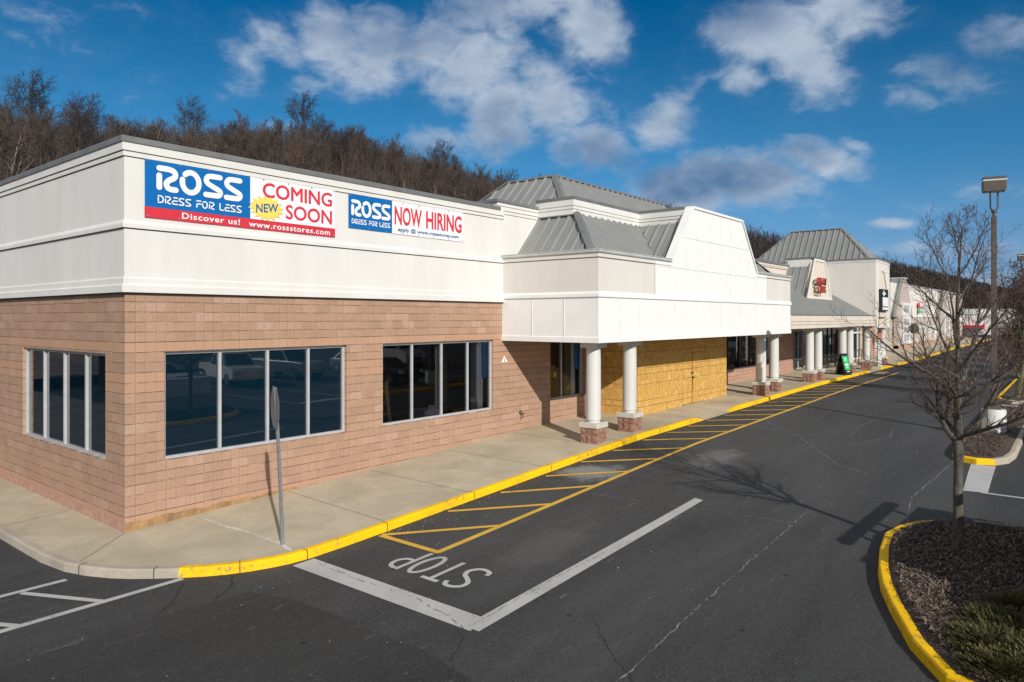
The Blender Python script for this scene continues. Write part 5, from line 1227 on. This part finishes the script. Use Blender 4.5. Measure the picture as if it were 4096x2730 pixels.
for src, x, y, s_, lb in ((it, 47.5, -12.4, 1.0, 'bare island tree next before the farther lamp post'), (it2, 54, -12.7, 1.05, 'bare island tree beside the foot of the farther lamp post'), (it, 64, -12.4, 1.05, 'bare island tree just past the farther lamp post'), (it2, 73, -12.6, 1.1, 'distant bare tree at the near end of the fifth island'), (it, 84, -12.4, 1.1, 'distant bare tree at the far end of the islands, ahead of the third lamp'), (it2, 100, -12.6, 1.2, 'farthest bare tree in the row of parking islands'),
                          (it2, 43.5, -15.2, 1.15, 'bare tree on the parking side right of the islands, nearest'), (it, 60, -16, 1.2, 'bare tree on the parking side right of the islands, middle'), (it2, 80, -17, 1.3, 'bare tree on the parking side right of the islands, farthest')):
    dup(src, (x, y, .75), k * 1.3 + 1, lb, GI, s_); k += 1

# ------------------------------------------------------------------ hill and woodland
def hz(x, y):
    t = max(0, min(1, (y - 38) / 62)); t = t * t * (3 - 2 * t)
    k = max(0., min(1., (x + 60) / 60)); n_ = noise.noise(Vector((x * .018, y * .02, 0)))
    t *= .78 + .22 * max(0., min(1., (x - 28) / 50))
    return .6 + 30.5 * t * (1 + .05 * n_ + .06 * math.exp(-((x - 75) / 30) ** 2)) * (.9 + .1 * k) + max(0, x - 150) * .012 * t
mb = MB(); xs = [-80 + 12 * k for k in range(30)] + [300 + 60 * k for k in range(35)]; ys = [34, 42, 50, 58, 66, 74, 82, 90, 98, 106, 120, 150, 220]
for a, b in zip(xs, xs[1:]):
    for c, d in zip(ys, ys[1:]): mb.face([(a, c, hz(a, c)), (b, c, hz(b, c)), (b, d, hz(b, d)), (a, d, hz(a, d))])
tag(mb.build('hill', 'hill_ground', smooth=True), kind='structure')
cf3 = dict(lev=4, seg=[5, 4, 3, 2], taper=[.35, .35, .5, .5], wob=[.12, .2, .26, .3], up=[.07, .05, .02, .0], sides=[4, 3, 3, 3], kids=[7, 6, 4, 0], ang=[(20, 45), (25, 60), (30, 65), (0, 0)], rr=[(.5, .7), (.5, .7), (.5, .7), (1, 1)], lr=[(.42, .62), (.42, .62), (.42, .65), (1, 1)], rmin=.022); cf3['from'] = [.2, .15, .1, 0]
protos = []
G3 = 'bare woodland trees on the hillside'
for s_, h_, mt, m2, sp, fr, lb in ((21, 15, 'hill_bark', 'hill_bark', .95, .35, 'brown'), (22, 14, 'hill_pale', 'hill_bark', .8, .4, 'pale trunked'), (23, 16, 'hill_bark', 'hill_dark', 1.1, .45, 'dark spreading'), (24, 12.5, 'hill_bark', 'hill_russet', .8, .2, 'russet leaved'), (25, 13.5, 'hill_dark', 'hill_bark', .75, .3, 'slender')):
    c = dict(cf3); c['mats'] = [mt if mt != 'hill_pale' else 'hill_pale', m2, m2, m2]
    protos.append((lb, *[q.build(n_, None) for q, n_ in zip(tree_mesh(s_, h_, c, .24, 't', [mt], spread=sp, fr=fr, kids=15), ('trunk', 'crown'))]))
r = random.Random(77)
def hill_tree(k, x, y, s_, label=None, zs=1.):
    lb, tr_, cr_ = protos[k]
    t = bpy.data.objects.new('woodland_tree', None); col.objects.link(t); t.location = (x, y, hz(x, y)); t.rotation_euler = (0, 0, r.uniform(0, 6.28)); t.scale = (s_, s_, s_ * zs)
    tag(t, label or f'{lb} bare tree in the woodland on the hill behind the stores', 'tree', G3)
    for o in (tr_, cr_):
        c = o.copy(); col.objects.link(c); c.parent = t
cells = []
for row, y in enumerate((60, 70, 78, 85, 91, 96, 101, 105)):
    x = 8 + r.uniform(0, 5) - row * 1.2
    while x < (260 if row > 3 else 170):
        cells.append((x, y + r.uniform(-3, 3))); x += (4.6 + x * .024) * r.uniform(.75, 1.25)
# keep trees within view
def vis(x, y):
    a = math.degrees(atan2(y + 14.7, x + 6)); return a < 78
cells = [c for c in cells if vis(*c)]
r.shuffle(cells); cells = cells[:280]
for x, y in cells:
    u_ = r.random()
    k = 0 if u_ < .32 else 1 if u_ < .5 else 2 if u_ < .68 else 3 if u_ < (.80 if x < 95 else .9) else 4
    hill_tree(k, x, y, r.uniform(.5, .72), zs=r.uniform(.9, 1.1))
def at_px(px, y):                                # plan position on a line of sight of the photograph, 4096 px wide
    u = (px - 2048) / 2823; dx_, dy_ = .7764 + .6303 * u, .6303 - .7764 * u; t = (y + 14.698) / dy_; return -5.998 + dx_ * t
for px, y, k, s_, lb in ((135, 99, 2, .85, 'tallest bare tree standing above the ridge at the far left'), (770, 100, 2, .74, 'round crowned bare tree above the ridge over the banner'), (960, 99, 0, .66, 'dark bare tree on the skyline right of the round crowned one'), (1215, 99, 2, .84, 'tall open crowned tree on the skyline left of the hiring banner'), (1440, 102, 0, .68, 'pointed bare tree on the skyline above the hiring banner'), (1760, 102, 3, .9, 'russet tree cluster on the skyline near the grey roof'), (50, 60, 1, 1.0, 'large pale trunk at the left edge above the parapet'), (400, 55, 1, .95, 'leaning pale trunk tree close behind the left parapet')):
    hill_tree(k, at_px(px, y), y, s_, lb)
for _, a, b in protos:
    bpy.data.objects.remove(a); bpy.data.objects.remove(b)
# undergrowth and the rest of the wood
mb = MB(); r = random.Random(9)
for k in range(30000):
    far = k % 2 == 0
    if far: x = 200 + 1600 * r.random() ** 1.8; y = r.uniform(60, 112)
    else: x = -5 + 255 * r.random() ** 1.3; y = 44 + 68 * r.random() ** .8
    z = hz(x, y); h_ = r.uniform(5, 12) if far else r.uniform(2.5, 7.5); w_ = (.05 + x * .0005) * r.uniform(.6, 1.2) if far else r.uniform(.02, .05)
    mb.use(r.choice(('hill_dark', 'hill_dark', 'hill_bark')) if far else r.choice(('hill_bark', 'hill_bark', 'hill_russet', 'hill_bark', 'hill_dark', 'hill_dark')))
    p = Vector((x, y, z - .2)); d = Vector((r.uniform(-.15, .15), r.uniform(-.15, .15), 1)).normalized(); t = p + d * h_
    mb.tube([p, t], [w_, w_ * .3], 3, cap=False)
    for q in range(4 if far else 9):
        b0 = p + d * h_ * r.uniform(.25, .98); e = Vector((r.uniform(-1, 1), r.uniform(-1, 1), r.uniform(.3, 1.3))).normalized() * h_ * r.uniform(.12, .3)
        mb.tube([b0, b0 + e], [w_ * .45, w_ * .15], 3, cap=False)
for k in range(15000):
    x = -10 + 300 * r.random() ** 1.25; y = r.uniform(88, 114); z = hz(x, y); h_ = r.uniform(4, 8.2); w_ = r.uniform(.025, .05) * (1 + x / 200)
    mb.use(r.choice(('hill_bark', 'hill_dark', 'hill_bark', 'hill_russet' if x > 70 else 'hill_bark')))
    p = Vector((x, y, z - .2)); d = Vector((r.uniform(-.2, .2), r.uniform(-.2, .2), 1)).normalized()
    mb.tube([p, p + d * h_], [w_, w_ * .3], 3, cap=False)
    for q in range(9):
        b0 = p + d * h_ * r.uniform(.3, .98); e = Vector((r.uniform(-1, 1), r.uniform(-1, 1), r.uniform(.3, 1.4))).normalized() * h_ * r.uniform(.12, .34)
        mb.tube([b0, b0 + e], [w_ * .45, w_ * .15], 3, cap=False)
tag(mb.build('woodland'), 'brown leafless undergrowth and far woodland covering the hillside', 'woodland', kind='stuff')

# ------------------------------------------------------------------ sidewalk furniture at the cafe
af = thing('sidewalk_board', 'black A-frame sidewalk board with green poster beside a column', 'sign', loc=(40.0, -3.3, .8), rz=R_(-108))
for s_, nm in ((-1, 'front_leaf'), (1, 'rear_leaf')):
    mb = MB(); mb.prism([(s_ * .32, 0), (s_ * .32 + .03, 0), (.03, 1.28), (-.0, 1.28)] if s_ > 0 else [(-.35, 0), (-.32, 0), (.0, 1.28), (-.03, 1.28)], 'y', -.34, .34); lf = mb.build(nm, 'print_black', af)
    mb = MB(); n_ = 1.28
    def Q(y, z): x = (s_ * .345) * (1 - z / 1.28) + s_ * (.012 + .02); return (x, y, z)
    mb.face([Q(-.27, .3), Q(.27, .3), Q(.27, 1.12), Q(-.27, 1.12)]); ps = mb.build('poster', 'print_green', lf)
    mb = MB(); 
    for z, a, b in ((.95, -.1, .1), (.85, -.06, .06), (.62, -.18, .18), (.55, -.14, .14), (.42, -.08, .08), (.18, -.14, .14)): mb.face([tuple(v + (s_ * .004 if i == 0 else 0) for i, v in enumerate(Q(a, z))), tuple(v + (s_ * .004 if i == 0 else 0) for i, v in enumerate(Q(b, z))), tuple(v + (s_ * .004 if i == 0 else 0) for i, v in enumerate(Q(b, z + .05))), tuple(v + (s_ * .004 if i == 0 else 0) for i, v in enumerate(Q(a, z + .05)))])
    mb.build('lettering', 'print_white', lf)
def chair(loc, rz, label, src=None):
    t = thing('cafe_chair', label, 'chair', 'black chairs on the salon sidewalk', loc=loc, rz=rz)
    mb = MB(); mb.box(-.2, .2, -.2, .2, .44, .48); mb.build('seat', 'dark_metal', t)
    mb = MB(); mb.box(-.2, .2, .18, .21, .82, .88)
    for z in (.56, .64, .72): mb.box(-.19, .19, .185, .2, z, z + .03)
    mb.build('backrest', 'dark_metal', t)
    for x in (-.18, .18):
        for y in (-.18, .19):
            mb = MB(); mb.tube([(x, y, 0), (x, y, .44 if y < 0 else .88)], .014, 5); mb.build('leg', 'dark_metal', t)
    return t
def table(loc, label):
    t = thing('cafe_table', label, 'table', 'black tables on the salon sidewalk', loc=loc); mb = MB(); mb.box(-.4, .4, -.4, .4, .72, .75); mb.build('table_top', 'dark_metal', t); mb = MB(); mb.tube([(0, 0, 0), (0, 0, .72)], .035, 8); mb.tube([(-.3, 0, .02), (.3, 0, .02)], .02, 5); mb.tube([(0, -.3, .02), (0, .3, .02)], .02, 5); mb.build('pedestal', 'dark_metal', t); return t
t0 = table((45.6, -.9, .8), 'black cafe table nearest the salon column'); t1 = dup(t0, (47.6, -.9, .8), 0, 'black cafe table farther along the salon window')
c0 = chair((44.9, -.9, .8), R_(90), 'black slat chair on the near side of the near cafe table')
dup(c0, (46.3, -1.0, .8), R_(-90), 'black slat chair on the far side of the near cafe table'); dup(c0, (45.6, -1.55, .8), R_(180), 'black slat chair on the road side of the near cafe table'); dup(c0, (47., -1.2, .8), R_(90), 'black slat chair on the near side of the far cafe table'); dup(c0, (48.3, -.9, .8), R_(-90), 'black slat chair on the far side of the far cafe table')
rl = thing('handrail', 'brown metal handrail between the columns beyond the cafe tables', 'railing')
mb = MB()
for k in range(5): mb.tube([(50.2 + k * .9, -1.2, .8), (50.2 + k * .9, -1.2, 1.8)], .03, 6)
for z in (1.25, 1.78): mb.tube([(50.2, -1.2, z), (53.8, -1.2, z)], .03, 6)
mb.build('rails', 'brown_rail', rl)
fl = thing('feather_flag', 'orange and white advertising flag leaning beside the tower column', 'flag', loc=(50.6, -3.0, .8))
mb = MB(); mb.tube([(0, 0, 0), (0, 0, 1.6), (.2, 0, 2.9)], .02, 6); mb.build('pole', 'dark_metal', fl)
mb = MB(); mb.prism([(.05, 1.9), (.75, 1.9), (.95, 2.75), (.2, 2.75)], 'y', -.01, .01); mb.build('orange_cloth', 'orange', fl); mb = MB(); mb.prism([(0, .5), (.7, .55), (.75, 1.88), (.04, 1.88)], 'y', -.01, .01); mb.build('white_cloth', 'print_white', fl)
mb = MB(); mb.box(.12, .6, -.016, -.011, 1.5, 1.6); mb.box(.12, .6, -.016, -.011, 1.3, 1.38); mb.box(.12, .5, -.016, -.011, .9, 1.2); mb.build('lettering', 'print_black', fl)
pb = thing('panel_sign', 'narrow white standing panel sign on the kerb side next to the flag', 'sign', loc=(49.6, -3.35, .8))
mb = MB(); mb.prism([(-.22, 0), (.22, 0), (.12, 1.25), (-.12, 1.25)], 'y', -.1, .1); mb.build('panel', 'print_white', pb); mb = MB(); mb.box(-.1, .1, -.106, -.101, .8, 1.); mb.box(-.12, .12, -.106, -.101, .3, .42); mb.build('lettering', 'print_blue', pb)

# inside the windows
ld = thing('step_ladder', 'wooden step ladder standing behind the right window of the block wall', 'ladder', loc=(7.3, .85, .5))
mb = MB()
for x in (-.28, .28): mb.tube([(x, -.1, 0), (x * .6, .1, 1.9)], .045, 5); mb.tube([(x + .75, .75, 0), (x * .6 + .1, .15, 1.9)], .04, 5)
mb.build('rails', 'wood', ld); mb = MB()
for k in range(5): z = .3 + k * .33; mb.box(-.26 + .02 * k, .26 - .02 * k, -.1 + .1 * z, .02 + .1 * z, z, z + .03)
mb.build('steps', 'wood', ld)
hv = thing('safety_vest', 'crumpled bright yellow green safety vest on the sill of the canopy window', 'vest', loc=(16.0, .42, 1.42))
mb = MB(); rv = random.Random(2); q = [[(.42 * (i / 8 - .5) + rv.uniform(-.02, .02), .10 * (j / 4 - .5), .34 * sin(pi * i / 8) * (.6 + .4 * sin(pi * j / 4)) * rv.uniform(.75, 1.1)) for j in range(5)] for i in range(9)]
for i in range(8):
    for j in range(4): mb.face([q[i][j], q[i + 1][j], q[i + 1][j + 1], q[i][j + 1]])
mb.build('cloth', 'hivis', hv, smooth=True)
nt2 = thing('paper_note', 'small pale paper note taped inside the canopy window', 'note'); mb = MB(); mb.box(14.72, 14.9, .19, .193, 2.1, 2.26); mb.build('sheet', 'print_yellow', nt2)

# ------------------------------------------------------------------ vehicles across the car park (seen in the glass) and at the right edge
def vehicle(name, label, cat, kind, m, loc, rz):
    t = thing(name, label, cat, loc=loc, rz=rz)
    L_, W_ = {'pickup': (5.7, 1.95), 'van': (5.6, 2.0), 'car': (4.7, 1.82)}[kind]; h = W_ / 2
    P = {'pickup': [(-2.85, .55), (-2.85, 1.15), (-1.0, 1.18), (-1.0, 1.12), (1.35, 1.12), (2.6, 1.05), (2.83, .9), (2.85, .5), (2.3, .42), (-2.4, .42)],
         'van': [(-2.8, .5), (-2.8, 2.3), (1.2, 2.35), (2.05, 1.45), (2.7, 1.2), (2.8, .9), (2.8, .45), (-2.5, .4)],
         'car': [(-2.3, .5), (-2.3, .95), (-1.9, 1.02), (1.1, 1.0), (2.1, .82), (2.33, .65), (2.3, .4), (-2.0, .35)]}[kind]
    mb = MB(); mb.prism(P, 'y', -h, h); mb.build('body', m, t, bevel=.06)
    if kind != 'van':
        C_ = {'pickup': [(-1.0, 1.1), (-.85, 1.78), (.55, 1.80), (1.35, 1.1)], 'car': [(-1.9, 1.0), (-1.3, 1.46), (.3, 1.48), (1.1, .98)]}[kind]
        cb = MB(); n = len(C_); A = [(x, -h + .06 if z < 1.2 else -h + .24, z) for x, z in C_]; B = [(x, -y, z) for x, y, z in A]
        cb.face(A[::-1]); cb.face(B)
        for k in range(n): j = (k + 1) % n; cb.face([A[k], A[j], B[j], B[k]])
        cb.build('cabin', m, t)
        gl = MB(); 
        def shr(f, o):
            c = sum((Vector(p) for p in f), Vector()) / len(f); nn_ = (Vector(f[1]) - Vector(f[0])).cross(Vector(f[2]) - Vector(f[1])).normalized()
            return [((Vector(p) - c) * .86 + c + nn_ * o)[:] for p in f]
        for f in (A[::-1], B): cc = Vector((0, f[0][1], 1.3)); s0 = shr(f, .0); gl.face([(p[0], p[1] + (.02 if f is B else -.02), p[2]) for p in s0])
        for k in (0, 2):
            j = k + 1; f = [A[k], A[j], B[j], B[k]]; gl.face([(p[0] + (-.02 if k == 0 else .02), p[1], p[2] + .01) for p in shr(f, 0)])
        gl.build('window', 'car_glass', t)
    else:
        gl = MB(); gl.face([(1.28, -.85, 2.26), (2.02, -.9, 1.5), (2.02, .9, 1.5), (1.28, .85, 2.26)])
        for s_ in (-1, 1): gl.face([(.3, s_ * (h + .01), 1.5), (1.85, s_ * (h + .01), 1.5), (1.25, s_ * (h + .01), 2.15), (.3, s_ * (h + .01), 2.15)])
        gl.build('window', 'car_glass', t)
    xw = L_ / 2 - .95
    for x in (-xw, xw):
        for s_ in (-1, 1):
            mb = MB(); mb.tube([(x, s_ * (h - .22), .38), (x, s_ * (h + .01), .38)], .38, 18); wl = mb.build('wheel', 'tyre', t)
            mb = MB(); mb.tube([(x, s_ * (h + .011), .38), (x, s_ * (h + .02), .38)], .22, 12); mb.build('rim', 'chrome', wl)
    mb = MB(); mb.box(L_ / 2 - .02, L_ / 2 + .02, -.5, .5, .62, .9); mb.box(L_ / 2 - .02, L_ / 2 + .05, -h + .05, h - .05, .42, .54); mb.build('grille', 'chrome' if kind == 'pickup' else 'dark_metal', t)
    for s_ in (-1, 1):
        mb = MB(); mb.box(L_ / 2 - .1, L_ / 2 + .01, s_ * .78 - .14, s_ * .78 + .14, .72, .90); mb.build('headlight', 'lamp_lens', t)
        mb = MB(); mb.box(-L_ / 2 - .01, -L_ / 2 + .08, s_ * .82 - .08, s_ * .82 + .08, .75, .98); mb.build('tail_light', 'tail_red', t)
    return t
vehicle('parked_car', 'black car nosed against the narrow second island at the right edge', 'car', 'car', 'car_black', (20.6, -15.95, .5), R_(90))
vehicle('pickup_truck', 'white pickup truck with chrome grille facing the stores, mirrored in the film window', 'truck', 'pickup', 'car_white', (15.6, -23.5, .42), R_(100))
vehicle('parked_car', 'white car parked across the lot beside the pickup', 'car', 'car', 'car_white', (11.5, -24, .3), R_(80))
vehicle('parked_van', 'white van parked across the lot left of the pickup', 'van', 'van', 'car_white', (7.5, -26, .2), R_(75))
vehicle('pickup_truck', 'silver pickup truck parked across the lot beyond the white one', 'truck', 'pickup', 'car_silver', (19.5, -24, .5), R_(85))
vehicle('parked_car', 'silver car parked across the lot right of the silver pickup', 'car', 'car', 'car_silver', (24.5, -23, .5), R_(95))
vehicle('parked_van', 'white van parked across the lot opposite the canopy', 'van', 'van', 'car_white', (29, -25, .55), R_(90))
vehicle('parked_car', 'dark car parked across the lot opposite the salon', 'car', 'car', 'car_black', (40, -22, .65), R_(90))
vehicle('parked_car', 'white car parked across the lot opposite the cafe tables', 'car', 'car', 'car_white', (47, -21, .65), R_(90))
vehicle('parked_car', 'red tail lights car far off behind the island trees', 'car', 'car', 'car_silver', (70, -15.5, .65), R_(-90))
vehicle('parked_car', 'red car parked behind the island trees', 'car', 'car', 'car_red', (51, -15.8, .65), R_(90))
ct = thing('shipping_container', 'dark red corrugated container off to the left, mirrored in the side window', 'container', loc=(-12.5, 26, -.15))
mb = MB(); z0, z1 = .15, 2.6; n = 40
for i in range(n):
    y0, y1 = -6 + 12 * i / n, -6 + 12 * (i + 1) / n; o = .04 if i % 2 else 0
    for s_ in (-1, 1): mb.face([(s_ * (1.22 - o), y0, z0), (s_ * (1.22 - o), y1, z0), (s_ * (1.22 - o), y1, z1), (s_ * (1.22 - o), y0, z1)])
mb.box(-1.2, 1.2, -6, 6, z0, z0 + .1); mb.box(-1.23, 1.23, -6.02, 6.02, z1, z1 + .08); mb.box(-1.2, 1.2, -6.03, -5.97, z0, z1); mb.box(-1.2, 1.2, 5.97, 6.03, z0, z1); mb.build('shell', 'container', ct)
vehicle('pickup_truck', 'red pickup truck parked at the side of the store beside the container', 'truck', 'pickup', 'car_red', (-9.5, 14.5, -.15), R_(70))
vehicle('parked_car', 'white car parked behind the container', 'car', 'car', 'car_white', (-20, 33, -.15), R_(20))
